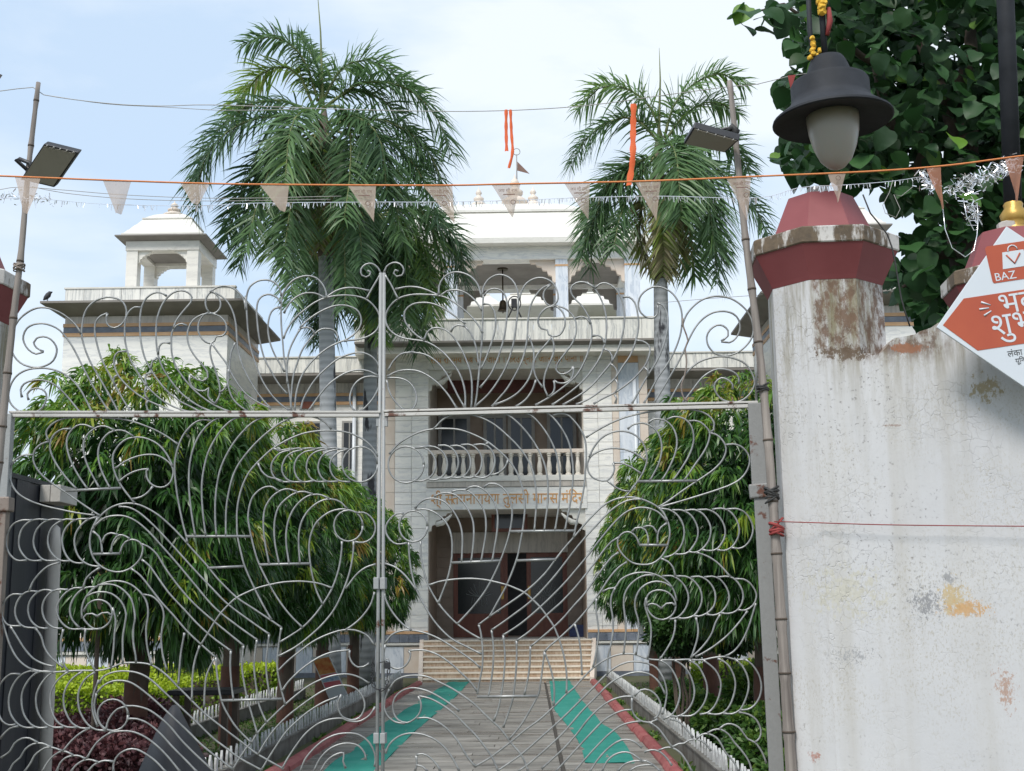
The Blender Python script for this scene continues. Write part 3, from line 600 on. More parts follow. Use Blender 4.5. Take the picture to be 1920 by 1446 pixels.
# corner towers
def tower(sgn):
    TY = 26.0; TD = 3.05
    zs = lambda y, Y: P(260, y, Y).z
    mir = (lambda x: x) if sgn < 0 else (lambda x: 2 * AX - x)
    def b2(name, mat, xa, xb, *r, **k):
        return bx(name, mat, T, *sorted((mir(xa), mir(xb))), *r, **k)
    x0, x1 = xs(120, TY, 620), xs(427, TY, 620); zt = zs(592, TY)
    b2('tower_wall', 'white_marble', x0, x1, TY, TY + TD, 0, zs(630, TY)); b2('tower_wall', 'dusty_marble', x0 + .01, x1 - .01, TY + .01, TY + TD, zs(606, TY), zt + .05)
    for pya, pyb, mt, pr in ((630, 623.5, 'orange_stone', .02), (623, 613, 'dark_stone', .01), (612.5, 606, 'orange_stone', .02)):
        b2('tower_band', mt, x0 - pr, x1 + pr, TY - pr, TY + TD, zs(pya, TY), zs(pyb, TY))
    ey = TY - .55; ex0, ex1 = xs(75, ey, 563), xs(456, ey, 563); za, zb_ = zs(566, ey), zs(562, ey)
    r = [(x0 - .02, x1 + .02, TY - .02, TY + TD, zt), (ex0, ex1, ey, TY + TD + .4, za), (ex0, ex1, ey, TY + TD + .4, zb_)]
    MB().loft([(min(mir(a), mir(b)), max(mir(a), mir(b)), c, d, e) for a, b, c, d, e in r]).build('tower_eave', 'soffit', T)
    qx0, qx1 = xs(122, TY - .02, 550), xs(440, TY - .02, 550); n = 9; wv = (qx1 - qx0) / n; h = zs(541, TY) - zb_ - .005
    me = MB().box(-wv / 2 + .004, wv / 2 - .004, 0, .1, 0, h).mesh('parapet_panel', M['streak_marble'])
    for i in range(n): piece('parapet_panel', me, T, (mir(qx0 + (i + .5) * wv), TY - .02, zb_ + .004))
    me2 = MB().box(0, .1, -.22, .22, 0, h).mesh('parapet_panel', M['streak_marble'])
    for i in range(6): piece('parapet_panel', me2, T, (mir(qx1) - (.1 if sgn < 0 else 0), TY + .35 + i * .46, zb_ + .004))
    b2('parapet_coping', 'roof_white', qx0 - .02, qx1 + .02, TY - .04, TY + .1, zb_ + .004 + h, zb_ + h + .04)
    b2('tower_deck', 'pale_marble', qx0 + .05, qx1 - .12, TY + .12, TY + TD - .1, zb_, zb_ + .15)
    # small domed kiosk on the tower
    ky = TY + .9; kd = 1.55; kx0, kx1 = xs(236, ky, 500), xs(371, ky, 500); kw = .26; kz0, kz1 = zb_ + .15, zs(470, ky)
    for yy in (ky, ky + kd - kw):
        for xa in (kx0, kx1 - kw):
            b2('kiosk_column', 'pale_marble', xa, xa + kw, yy, yy + kw, kz0, kz1)
    kt = zs(453, ky)
    b2('kiosk_beam', 'pale_marble', kx0 - .02, kx1 + .02, ky - .02, ky + kw + .02, kz1, kt); b2('kiosk_beam', 'pale_marble', kx0 - .02, kx1 + .02, ky + kd - kw - .02, ky + kd + .02, kz1, kt)
    b2('kiosk_beam', 'pale_marble', kx0 - .018, kx0 + kw, ky + kw + .021, ky + kd - kw - .021, kz1, kt); b2('kiosk_beam', 'pale_marble', kx1 - kw, kx1 + .018, ky + kw + .021, ky + kd - kw - .021, kz1, kt)
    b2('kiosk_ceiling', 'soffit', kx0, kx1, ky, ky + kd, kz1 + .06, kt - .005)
    for yy in (ky + .05, ky + kd - .19):
        for x, s in ((kx0 + kw, 1), (kx1 - kw, -1)):
            bracket(mir(x), s if sgn < 0 else -s, kz1, yy, .36, 'pale_marble')
    kx, kyc = mir((kx0 + kx1) / 2), ky + kd / 2
    eh = (kx1 - kx0) / 2
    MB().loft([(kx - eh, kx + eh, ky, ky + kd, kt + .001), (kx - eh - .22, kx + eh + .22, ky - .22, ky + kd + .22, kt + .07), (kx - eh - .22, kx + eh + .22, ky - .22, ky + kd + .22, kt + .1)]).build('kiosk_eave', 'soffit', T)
    q = bent_roof('kiosk_roof', kx, kyc, eh + .06, kd / 2 + .06, kt + .101, zs(408, kyc)); finial(kx, kyc, zs(413, kyc), .2, .46, q)
    fx0, fx1 = sorted((mir(x0), mir(x1))); foot(fx0, fx1, TY)
tower(-1); tower(1)
# things on the terrace
bp = P(943, 572, 33.2); root = thing('temple_bell', (bp.x, bp.y, zs(592, 33.2)), 'dark bronze bell hanging in the roof pavilion', 'bell')
m = MB().lathe((bp.x, bp.y), [(.16, bp.z - .17), (.14, bp.z - .15), (.105, bp.z - .05), (.095, bp.z + .06), (.07, bp.z + .12), (.02, bp.z + .14)], 14); m.build('bell_body', 'bell', root, smooth=True)
MB().tube([(bp.x, bp.y, bp.z + .13), (bp.x, bp.y, zb + .12)], .022, 6).build('bell_chain', 'bell', root)
MB().tube([(bp.x, bp.y, bp.z - .1), (bp.x, bp.y, bp.z - .24)], .018, 6).build('clapper', 'bell', root)
MB().lathe((bp.x, bp.y), [(.15, zb + .08), (.15, zb + .12)], 14).build('ceiling_plate', 'bell', root)
sp = P(965, 597, 32.6); root = thing('wheel_stand', sp, 'black iron wheel on a splayed stand beside the bell', 'stand')
MB().tube([(sp.x + .17 * math.cos(a), sp.y, sp.z + .42 + .2 * math.sin(a)) for a in [i * math.pi / 8 for i in range(17)]], .016, 6).build('wheel', 'black_iron', root)
for s in (-1, 1): MB().tube([(sp.x, sp.y, sp.z + .4), (sp.x + s * .19, sp.y, sp.z + .0)], .022, 6).build('stand_leg', 'black_iron', root)
MB().box(sp.x - .09, sp.x + .07, sp.y - .05, sp.y + .05, sp.z + .3, sp.z + .55).build('wheel_hub', 'black_iron', root, .02)
bp = P(90, 560, 25.5); bp.z = P(260, 562, 25.45).z; root = thing('perched_bird', bp, 'small dark bird perched on the tower eave', 'bird')
MB().tube([(bp.x - .10, bp.y, bp.z + .03), (bp.x - .05, bp.y, bp.z + .08), (bp.x, bp.y, bp.z + .14), (bp.x + .04, bp.y, bp.z + .2), (bp.x + .09, bp.y, bp.z + .21)], [.012, .05, .06, .038, .008], 8).build('bird_body', 'bird', root)
for s in (-.02, .02): MB().tube([(bp.x - .01, bp.y + s, bp.z), (bp.x - .01, bp.y + s, bp.z + .1)], .006, 4).build('leg', 'bird', root)

# ------------------------------------------------------------------ vegetation
def sphere_dirs(n):
    v = rng.normal(size=(n, 3)); return unit(v)
def leafspray(C, O, n_leaf, length, width, tint_mean, hang=.75):
    """sprays of long hanging leaves: spray points C, outward directions O"""
    n = len(C) * n_leaf
    B = np.repeat(C, n_leaf, 0) + rng.normal(size=(n, 3)) * length * .12
    D = unit(np.repeat(O, n_leaf, 0) * .75 + rng.normal(size=(n, 3)) * .38 + np.array([0, 0, -.3]))
    side = unit(np.cross(D, rng.normal(size=(n, 3)))); L_ = length * rng.uniform(.65, 1.25, n)
    V, F, per = strips(B, D, side * (width * rng.uniform(.7, 1.2, n))[:, None], L_, hang, 3, (.25, 1., .8, 0.))
    tint = np.clip(np.repeat(tint_mean, n_leaf) + rng.normal(size=n) * .07, 0, 1)
    return V, F, np.repeat(tint, per)
def joinm(parts):
    V = []; F = []; T_ = []; k = 0
    for v, f, t in parts: V.append(v); F.append(f + k); T_.append(t); k += len(v)
    return np.concatenate(V), np.concatenate(F), np.concatenate(T_)
def limb(m, a, b, r0, r1, wob=.06, n=6):
    a, b = Vector(a), Vector(b); pts = [a.lerp(b, i / n) + Vector([random.uniform(-wob, wob) * math.sin(math.pi * i / n) for _ in range(3)]) for i in range(n + 1)]
    m.tube(pts, [r0 + (r1 - r0) * i / n for i in range(n + 1)], 8); return pts
def ashoka(x, y, R, z0, z1, label, group, dens=1.0, lean=0.0):
    root = thing('clipped_tree', (x, y, 0), label, 'tree', group)
    m = MB(); limb(m, (x, y, -.05), (x + lean, y, z0 + .9), .115, .085, .03)
    for k in range(6):
        a = k * 1.05 + random.random(); limb(m, (x + lean, y, z0 + .2 + .2 * k), (x + lean + math.cos(a) * R * .7, y + math.sin(a) * R * .7, z0 + .9 + .3 * k), .045, .012, .08)
    m.build('trunk', 'bark', root)
    MB().tube([(x, y, 0), (x + lean * .3, y, .45), (x + lean * .6, y, .95)], [.125, .12, .112], 10, caps=False).build('painted_trunk_base', 'ochre_paint', root)
    c = np.array([x + lean, y, (z0 + z1) / 2]); hz = (z1 - z0) / 2
    K = int(380 * dens); per_t = 5; n = K * per_t          # tufts of hanging leaves with shaded gaps between them
    d = sphere_dirs(K); e = np.sign(d) * np.abs(d) ** .72; e = e / np.abs(np.linalg.norm(np.abs(e) ** 2.6, ord=1, axis=1, keepdims=True)) ** (1 / 2.6)
    lump = 1 + .07 * np.sin(d[:, :1] * 9 + x) * np.sin(d[:, 2:] * 8 + y)
    Ct = c + e * rng.uniform(.86, 1.01, (K, 1)) * lump * np.array([R, R, hz]); Ot = unit(d * np.array([1, 1, .7]))
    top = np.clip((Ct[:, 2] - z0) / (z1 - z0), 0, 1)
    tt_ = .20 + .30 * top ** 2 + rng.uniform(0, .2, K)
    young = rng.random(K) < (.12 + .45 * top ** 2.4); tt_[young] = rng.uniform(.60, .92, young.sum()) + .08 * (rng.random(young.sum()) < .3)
    off = unit(rng.normal(size=(n, 3)) + np.repeat(Ot, per_t, 0) * .8 + np.array([0, 0, .25])); sz = np.repeat(rng.uniform(.04, .10, K), per_t)[:, None]
    C = np.repeat(Ct, per_t, 0) + off * sz; O = unit(off * .9 + np.repeat(Ot, per_t, 0) * .5)
    tint = np.repeat(tt_, per_t) + rng.normal(size=n) * .05
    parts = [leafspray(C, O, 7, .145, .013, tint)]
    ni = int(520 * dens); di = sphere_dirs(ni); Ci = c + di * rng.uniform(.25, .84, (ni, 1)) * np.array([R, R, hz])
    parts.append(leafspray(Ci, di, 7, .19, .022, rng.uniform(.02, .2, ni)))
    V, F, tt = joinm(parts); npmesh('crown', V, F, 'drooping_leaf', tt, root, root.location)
    return root
GL, GRt = 'clipped trees in the row beside the hedges', 'clipped trees in the row beside the boundary wall'
ashoka(-3.78, 12.0, 1.2, 1.25, 4.0, 'largest clipped tree with drooping leaves, standing beside the dark booth', GL, 1.35)
ashoka(-3.65, 15.2, 1.2, 1.3, 4.0, 'clipped drooping-leaf tree next to the largest one, behind the dark table', GL, 1.1); ashoka(-3.6, 18.4, 1.15, 1.3, 3.9, 'clipped drooping-leaf tree between the dark table and the poster board', GL, .9); ashoka(-3.6, 21.6, 1.15, 1.3, 3.75, 'clipped drooping-leaf tree just behind the leaning poster board', GL, .8)
ashoka(-3.55, 25.0, 1.2, 1.3, 3.7, 'clipped tree with drooping leaves in the hedge side row, next to the temple steps', GL, .8)
ashoka(2.52, 13.7, 1.15, 1.35, 4.12, 'tall clipped tree with drooping leaves behind the gate hinge post', GRt, 1.3)
ashoka(2.45, 17.2, 1.15, 1.45, 4.0, 'clipped drooping-leaf tree right behind the round dark shrub', GRt, 1.0); ashoka(2.5, 21.4, 1.15, 1.4, 3.8, 'clipped drooping-leaf tree between the shrub tree and the stair end tree', GRt, .8); ashoka(2.5, 25.5, 1.15, 1.4, 3.6, 'clipped drooping-leaf tree at the stair end of the wall side row', GRt, .8)

# palms
def frond(parts, spine, Lmax, tint, plume=1.0, width=.024, n=96):
    sp = catmull(spine, .12); m = len(sp); S = np.array([tuple(p) for p in sp])
    tg = unit(np.gradient(S, axis=0)); t = np.linspace(.10, 1, n); idx = t * (m - 1); i0 = np.clip(idx.astype(int), 0, m - 2); fr = (idx - i0)[:, None]
    B = S[i0] * (1 - fr) + S[i0 + 1] * fr; T_ = tg[i0]
    up = np.array([0, 0, 1.0]); Nn = up - T_ * (T_ @ up)[:, None]; bad = np.linalg.norm(Nn, axis=1) < .25
    out = S[-1] - S[0]; out[2] = 0; out = out / max(np.linalg.norm(out), 1e-6)
    Nn[bad] = out - T_[bad] * (T_[bad] @ out)[:, None]; Nn = unit(Nn); Sd = np.cross(T_, Nn)
    for s in (-1, 1):
        for rep in range(1):
            phi = rng.uniform(-.55, .95, n) * plume
            D = unit(T_ * rng.uniform(.45, .75, n)[:, None] + (Sd * s * np.cos(phi)[:, None] + Nn * np.sin(phi)[:, None]) * .85 + rng.normal(size=(n, 3)) * .07)
            L_ = Lmax * (.35 + .65 * np.sin(np.pi * np.clip(t * .78 + .17, 0, 1))) * rng.uniform(.8, 1.1, n)
            W = unit(np.cross(D, rng.normal(size=(n, 3)) * .3 + Nn)) * (width * rng.uniform(.75, 1.1, n))[:, None]
            V, F, per = strips(B + rng.normal(size=(n, 3)) * .01, D, W, L_, rng.uniform(.25, .6, n), 3, (.6, 1., .7, 0.))
            parts.append((V, F, np.repeat(np.clip(tint + rng.normal(size=n) * .08, 0, 1), per)))
    return sp
def palm(label, px, Y, zc, base_px, fr_px, rnd_n, Lr, r0=.17, spear=None, tilt=0.0, dead=0, low=.5):
    bx_ = xs(base_px, Y, 1100); cx = xs(px, Y, 500)
    root = thing('palm_tree', (bx_, Y, 0), label, 'palm', 'tall palms before the temple')
    pts = [Vector((bx_ + (cx - bx_) * (i / 10), Y, zc * .985 * i / 10)) for i in range(11)]
    MB().tube(pts, [r0 * 1.15, r0 * 1.02, r0, r0 * 1.0, r0 * 1.02, r0 * 1.0, r0 * .97, r0 * .92, r0 * .85, r0 * .75, r0 * .6], 14).build('trunk', 'palm_stem', root)
    MB().tube([pts[7] * .35 + pts[8] * .65, pts[9], Vector((cx, Y, zc)), Vector((cx, Y, zc + .35))], [r0 * .95, r0 * .98, r0 * .7, .05], 12).build('crown_shaft', 'palm_base', root)
    C = Vector((cx, Y, zc))
    specs = []
    for pts2, dy, L_, tint in fr_px:
        nn = len(pts2); specs.append(([P(a, b_, Y + dy * i / (nn - 1)) for i, (a, b_) in enumerate(pts2)], L_, tint))
    for k in range(rnd_n):
        az = k * 2.399 + random.uniform(-.3, .3); el = random.uniform(-.75, .35); droop = random.uniform(1.7, 2.6); ln = Lr * random.uniform(.85, 1.1)
        p = C + Vector((math.cos(az) * .1, math.sin(az) * .1, random.uniform(-.25, .1))); sp = [p.copy()]; e = el
        for i in range(8):
            p = p + Vector((math.cos(az) * math.cos(e), math.sin(az) * math.cos(e), math.sin(e))) * (ln / 8); e = max(-1.45, e - droop / 8); sp.append(p.copy())
        specs.append((sp, .84, random.uniform(.08, .5)))
    for k in range(dead):
        az = k * 2.1 + .5; p = C + Vector((math.cos(az) * .15, math.sin(az) * .15, -.4)); sp = [p + Vector((math.cos(az) * .35 * math.sin(i * .5), math.sin(az) * .35 * math.sin(i * .5), -.38 * i)) for i in range(7)]
        specs.append((sp, .5, .95))
    for sp, L_, tint in specs:
        parts = []; s2 = frond(parts, sp, L_ * 1.12, tint); V, F, tt = joinm(parts); f = npmesh('frond', V, F, 'palm_leaf', tt, root, root.location)
        MB().tube(s2[::3], [.035 * (1 - .8 * i / len(s2[::3])) for i in range(len(s2[::3]))], 5).build('rachis', 'frond_stem', f)
    if spear:
        a, b_ = P(*spear[0], Y), P(*spear[1], Y); MB().tube([C, a.lerp(C, .5), a, b_], [.05, .03, .018, .004], 6).build('spear_leaf', 'frond_stem', root)
palm('tall palm with black patches on its grey trunk and a full drooping crown', 602, 24.0, zs(235, 24.0, 602), 627,
     [([(596, 190), (578, 130), (548, 85), (500, 68), (455, 85)], -.3, .78, .35), ([(590, 205), (560, 140), (520, 125), (478, 150), (432, 215)], .2, .75, .78),
      ([(590, 220), (540, 190), (470, 195), (408, 245), (375, 320), (372, 400)], -.2, .8, .22), ([(605, 190), (640, 130), (690, 112), (740, 140), (785, 185)], .3, .85, .45),
      ([(612, 200), (680, 155), (760, 165), (815, 215), (848, 290)], -.3, .85, .3), ([(615, 200), (645, 205), (657, 260), (655, 340), (645, 410)], -1.6, .75, .32),
      ([(595, 230), (545, 250), (510, 310), (480, 390), (462, 470)], -1.0, .7, .28), ([(620, 225), (700, 250), (760, 290), (800, 350), (822, 420)], -.6, .75, .2),
      ([(600, 240), (570, 300), (545, 390), (530, 500)], -1.2, .65, .25), ([(598, 250), (565, 340), (552, 450), (545, 570)], -1.3, .6, .3), ([(606, 250), (632, 340), (645, 460), (648, 575)], -1.0, .6, .22), ([(595, 240), (520, 290), (468, 390), (448, 500)], .2, .7, .2), ([(610, 240), (690, 270), (735, 350), (752, 450)], -.8, .7, .35), ([(606, 240), (640, 300), (670, 400), (680, 500)], -1.2, .6, .18), ([(600, 200), (600, 140), (580, 95), (560, 65)], .5, .6, .4),
      ([(604, 205), (660, 170), (720, 190), (770, 250), (795, 320)], .6, .7, .35), ([(596, 235), (530, 260), (470, 330), (440, 400), (425, 450)], .5, .7, .15)],
     7, 3.3, .165, ((601, 60), (594, -30)), dead=3)
palm('shorter palm partly hidden behind the black-patched palm', 697, 27.2, zs(395, 27.2, 697), 690,
     [([(700, 390), (750, 360), (800, 410), (825, 480), (832, 560)], -.4, .75, .45), ([(690, 400), (640, 380), (590, 440), (570, 520), (560, 600)], -.4, .75, .3), ([(700, 400), (730, 430), (750, 520), (752, 620)], -1.2, .7, .35),
      ([(690, 400), (650, 440), (620, 520), (600, 640)], -1.0, .7, .2), ([(697, 380), (720, 330), (770, 320), (815, 360)], .3, .7, .4), ([(697, 400), (690, 470), (700, 560), (715, 640)], -1.2, .6, .6), ([(690, 405), (640, 450), (600, 540), (585, 640)], -.6, .65, .25), ([(700, 400), (770, 420), (790, 510), (795, 610)], -.3, .65, .5), ([(700, 400), (780, 440), (805, 520), (808, 600)], -.8, .7, .62)],
     10, 3.2, .165, dead=3)
palm('grey palm with a brown upper trunk standing before the temple wing', 1241, 25.0, zs(292, 25.0, 1241), 1246,
     [([(1242, 262), (1222, 205), (1180, 168), (1130, 162), (1085, 205)], .2, .8, .55), ([(1246, 258), (1265, 195), (1305, 155), (1350, 138), (1398, 160)], .1, .8, .5), ([(1240, 272), (1190, 222), (1140, 230), (1095, 265), (1070, 310)], -.3, .75, .3),
      ([(1246, 275), (1280, 260), (1290, 330), (1275, 410)], -1.5, .75, .35), ([(1240, 285), (1190, 310), (1145, 360), (1110, 420), (1090, 480)], -.5, .75, .25), ([(1250, 280), (1310, 300), (1370, 340), (1415, 390), (1440, 440)], -.4, .8, .22),
      ([(1248, 285), (1300, 360), (1335, 440), (1345, 530)], -.7, .75, .25), ([(1250, 270), (1310, 250), (1370, 270), (1400, 320)], .5, .75, .25), ([(1240, 280), (1200, 330), (1165, 400), (1150, 470)], -.9, .7, .2), ([(1248, 262), (1290, 210), (1340, 190), (1385, 215)], .6, .7, .45)],
     6, 2.9, .165, ((1238, 150), (1236, 90)), dead=3)

# broad-leaved tree that leans over the boundary wall
def inpoly(x, y, poly):
    c = False; j = len(poly) - 1
    for i in range(len(poly)):
        (xi, yi), (xj, yj) = poly[i], poly[j]
        if (yi > y) != (yj > y) and x < (xj - xi) * (y - yi) / (yj - yi) + xi: c = not c
        j = i
    return c
CROWN = [(1478, -160), (1492, 0), (1470, 50), (1490, 110), (1466, 150), (1480, 260), (1455, 280), (1462, 320), (1500, 335), (1620, 330), (1668, 372), (1690, 420), (1662, 500), (1672, 560), (1720, 590), (1745, 640), (1800, 690), (1835, 560), (1900, 520), (2060, 420), (2120, -160)]
HOLES = [(1806, 75, 14), (1700, 300, 20), (1765, 290, 16), (1702, 410, 26), (1690, 475, 16), (1832, 265, 9), (1600, 380, 18), (1720, 340, 12), (1795, 90, 8)]
broot = thing('broadleaf_tree', P(1800, 900, 9.4).xy.to_3d(), 'large dark broad-leaved tree rising behind the boundary wall', 'tree')
m = MB(); bp = P(1800, 900, 9.4); bp.z = 0
limb(m, bp, P(1800, 420, 9.4), .17, .12, .12); limb(m, P(1800, 430, 9.4), P(1640, 120, 9.0), .09, .03, .1); limb(m, P(1800, 430, 9.4), P(1820, 60, 9.5), .1, .05, .1); limb(m, P(1800, 430, 9.4), P(1960, 120, 9.2), .09, .03, .1)
limb(m, P(1815, 300, 9.4), P(1700, 40, 9.6), .06, .02, .1); limb(m, P(1640, 120, 9.0), P(1470, 8, 8.8), .03, .012, .05); limb(m, P(1470, 8, 8.8), P(1392, 28, 8.6), .012, .004, .02); limb(m, P(1800, 460, 9.4), P(1690, 540, 9.0), .05, .012, .08); limb(m, P(1800, 480, 9.4), P(1790, 640, 9.0), .05, .012, .08)
m.build('trunk', 'bark', broot)
bc = npmesh('crown', [(bp.x, bp.y, 4), (bp.x + .05, bp.y, 4), (bp.x, bp.y, 4.05)], [(0, 1, 2)], 'broad_leaf', [.2], broot, broot.location)
# one leaf: heart-shaped, folded along the midrib and bent at the tip
hl = [(.20, -.04, .03), (.38, .05, .07), (.49, .22, .10), (.51, .40, .10), (.44, .60, .07), (.30, .80, .01), (.13, .93, -.07)]
lp = [(0, 0, 0)] + [(-a, b_, c_) for a, b_, c_ in hl] + [(0, 1.02, -.14)] + [(a, b_, c_) for a, b_, c_ in reversed(hl)] + [(0, .28, 0), (0, .66, -.03)]
lf = [(0, 1, 16), (1, 2, 16), (2, 3, 16), (3, 4, 16), (4, 17, 16), (4, 5, 17), (5, 6, 17), (6, 7, 17), (7, 8, 17), (8, 9, 17), (9, 10, 17), (10, 11, 17), (11, 12, 17), (12, 16, 17), (12, 13, 16), (13, 14, 16), (14, 15, 16), (15, 0, 16)]
lfs = [tuple(f) for f in lf]
variants = []
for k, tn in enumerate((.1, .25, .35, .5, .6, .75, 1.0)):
    me = bpy.data.meshes.new('leaf'); me.from_pydata([(a * (1 + .1 * math.sin(k + i)), b_, c_ * (1 + .5 * math.cos(k * 2 + i))) for i, (a, b_, c_) in enumerate(lp)], [], lfs)
    at = me.attributes.new('tint', 'FLOAT', 'FACE'); at.data.foreach_set('value', [tn] * len(lfs)); me.materials.append(M['broad_leaf'])
    me.polygons.foreach_set('use_smooth', [True] * len(lfs)); variants.append(me)
spots = []
while len(spots) < 3900:
    x, y = random.uniform(1440, 2120), random.uniform(-160, 700)
    if not inpoly(x, y, CROWN) or any(math.hypot(x - a, y - b_) < r * 1.15 for a, b_, r in HOLES): continue
    spots.append((x, y, random.betavariate(1.2, 1.0) * 2.4 + 8.1))
while len(spots) < 5000:
    x, y = random.uniform(1480, 2120), random.uniform(-160, 680)
    if inpoly(x, y, CROWN) and inpoly(x - 22, y, CROWN) and not any(math.hypot(x - a, y - b_) < r * 1.2 for a, b_, r in HOLES): spots.append((x, y, random.uniform(10.2, 11.4)))
for cx_, cy_ in ((1400, 20), (1425, 30), (1450, 40), (1390, 45), (1440, 15), (1415, 55), (1460, 10), (1440, 45), (1462, 30), (1478, 40), (1408, 12), (1385, 25), (1470, 5), (1455, 18), (1430, 8), (1486, 22)): spots.append((cx_ + random.uniform(-6, 6), cy_ + 2, 8.5 + random.uniform(-.2, .3)))
spots.sort(key=lambda s: s[2] + (3 if s[0] > 1935 or s[1] < -20 else 0))
VV = []; FF = []; TT = []
for i, (x, y, d) in enumerate(spots):
    p = P(x, y, d); az = random.uniform(0, 6.28); tipd = Vector((math.cos(az) * .75, math.sin(az) * .75 - .35, random.uniform(-1.1, -.15))).normalized()
    nz = (Vector((random.uniform(-.6, .6), random.uniform(-1.0, .1), random.uniform(.25, 1)))); xa = tipd.cross(nz).normalized(); za = xa.cross(tipd)
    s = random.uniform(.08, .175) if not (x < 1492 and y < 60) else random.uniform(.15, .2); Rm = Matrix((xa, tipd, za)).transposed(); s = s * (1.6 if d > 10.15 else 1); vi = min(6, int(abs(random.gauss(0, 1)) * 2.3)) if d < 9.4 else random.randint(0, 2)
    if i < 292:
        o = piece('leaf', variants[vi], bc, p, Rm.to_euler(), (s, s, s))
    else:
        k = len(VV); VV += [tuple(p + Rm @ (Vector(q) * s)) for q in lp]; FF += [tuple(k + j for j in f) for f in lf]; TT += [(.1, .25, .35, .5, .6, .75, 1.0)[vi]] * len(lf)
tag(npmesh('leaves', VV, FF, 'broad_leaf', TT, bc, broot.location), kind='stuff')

# hedges: clipped boxes of small golden leaves
def hedge(x0, x1, y0, y1, h, label, mat='hedge_leaf', n=9000, group=None, name='clipped_hedge', cat='hedge', ls=.05):
    root = thing(name, ((x0 + x1) / 2, (y0 + y1) / 2, 0), label, cat, group)
    MB().box(x0 + .06, x1 - .06, y0 + .06, y1 - .06, 0, h - .07).build('hedge_core', 'bark', root)
    u = rng.random((n, 3)); f = rng.random(n); C = np.empty((n, 3))
    C[:, 0] = x0 + (x1 - x0) * u[:, 0]; C[:, 1] = y0 + (y1 - y0) * u[:, 1]; C[:, 2] = h * u[:, 2]
    tp = f < .5; C[tp, 2] = h - rng.exponential(.03, tp.sum()); fr = (f >= .5) & (f < .88); C[fr, 1] = y0 + rng.exponential(.03, fr.sum()); sd = f >= .88; C[sd, 0] = np.where(rng.random(sd.sum()) < .5, x0, x1)
    C += rng.normal(size=(n, 3)) * .022 + np.array([0, 0, .03]) * np.sin(C[:, :1] * 3 + C[:, 1:2] * 2)
    D = unit(rng.normal(size=(n, 3)) + np.array([0, -.3, .8])); W = unit(np.cross(D, rng.normal(size=(n, 3)))) * ls * .33
    V, F, per = strips(C, D, W, np.full(n, ls) * rng.uniform(.7, 1.3, n), np.full(n, .1), 2, (.4, 1., 0.))
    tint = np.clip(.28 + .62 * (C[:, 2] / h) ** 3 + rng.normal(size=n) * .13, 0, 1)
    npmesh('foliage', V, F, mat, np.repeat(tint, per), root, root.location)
hedge(-9.6, -4.75, 16.6, 17.5, .62, 'low golden green hedge row nearest the dark booth', n=15000, group='golden hedge rows', ls=.055)
hedge(-10.5, -4.75, 19.6, 20.5, .62, 'low golden green hedge row between the two other hedge rows', n=9000, group='golden hedge rows', ls=.06)
hedge(-11, -4.75, 23.2, 24.2, .60, 'low golden green hedge row in front of the temple plinth', n=8000, group='golden hedge rows', ls=.07)
hedge(3.0, 8, 22.6, 23.6, .6, 'low golden green hedge row on the boundary wall side', n=5000, group='golden hedge rows', ls=.07)
def bush(px, py, Y, rx, rz, label, mat='shrub_leaf', n=2600, ls=.07, z=None, name='garden_shrub', stem=True, cat='shrub', tm=.35, group=None, X=None):
    p = P(px, py, Y); zc = p.z if z is None else z
    if X is not None: p.x = X
    root = thing(name, (p.x, Y, 0), label, cat, group)
    if stem:
        mm = MB()
        for k in range(5): limb(mm, (p.x + random.uniform(-.05, .05), Y + random.uniform(-.05, .05), -.02), (p.x + random.uniform(-.5, .5) * rx, Y + random.uniform(-.5, .5) * rx, zc + .4 * rz * random.random()), .022, .007, .04)
        mm.build('stems', 'bark', root)
    d = sphere_dirs(n); C = np.array([p.x, Y, zc]) + d * (rng.uniform(.35, 1.0, (n, 1)) ** .5) * np.array([rx, rx, rz]) * (1 + .14 * np.sin(d[:, :1] * 7 + px) * np.cos(d[:, 2:] * 6))
    C[:, 2] = np.maximum(C[:, 2], .02)
    D = unit(d * .7 + rng.normal(size=(n, 3)) * .6 + np.array([0, 0, .25])); W = unit(np.cross(D, rng.normal(size=(n, 3)))) * ls * .26
    V, F, per = strips(C, D, W, np.full(n, ls) * rng.uniform(.6, 1.3, n), np.full(n, .25), 3, (.4, 1., .8, 0.))
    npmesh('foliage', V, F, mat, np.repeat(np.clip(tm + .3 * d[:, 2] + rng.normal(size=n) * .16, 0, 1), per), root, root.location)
GSH = 'loose shrubs beside the boundary wall border'
bush(1275, 1178, 16.0, .46, .36, 'round dark green shrub on thin stems below the clipped trees', n=4200, ls=.08, tm=.3)
bush(1372, 1175, 15.2, .34, .34, 'dark green shrub with small leaves beside the hinge post', n=3000, ls=.08, tm=.28)
sh = 'loose green shrub on the soil behind the picket border'
for X, Y, zc, rx, rz, tm in ((2.12, 14.5, .26, .3, .26, .5), (2.15, 16.5, .25, .32, .25, .5), (2.3, 13.1, .3, .34, .3, .4), (2.55, 14.8, .5, .32, .45, .5), (2.78, 14.0, .6, .26, .5, .62), (2.14, 12.0, .22, .28, .22, .45), (2.5, 11.8, .3, .32, .3, .45), (2.2, 19, .26, .35, .28, .4), (2.12, 10.6, .2, .26, .22, .5), (2.7, 10.6, .34, .35, .34, .4)):
    bush(1300, 1300, Y, rx, rz, sh, n=2300, ls=.075, tm=tm, group=GSH, z=zc, X=X)
GM = 'dark maroon foliage clumps beside the booth'
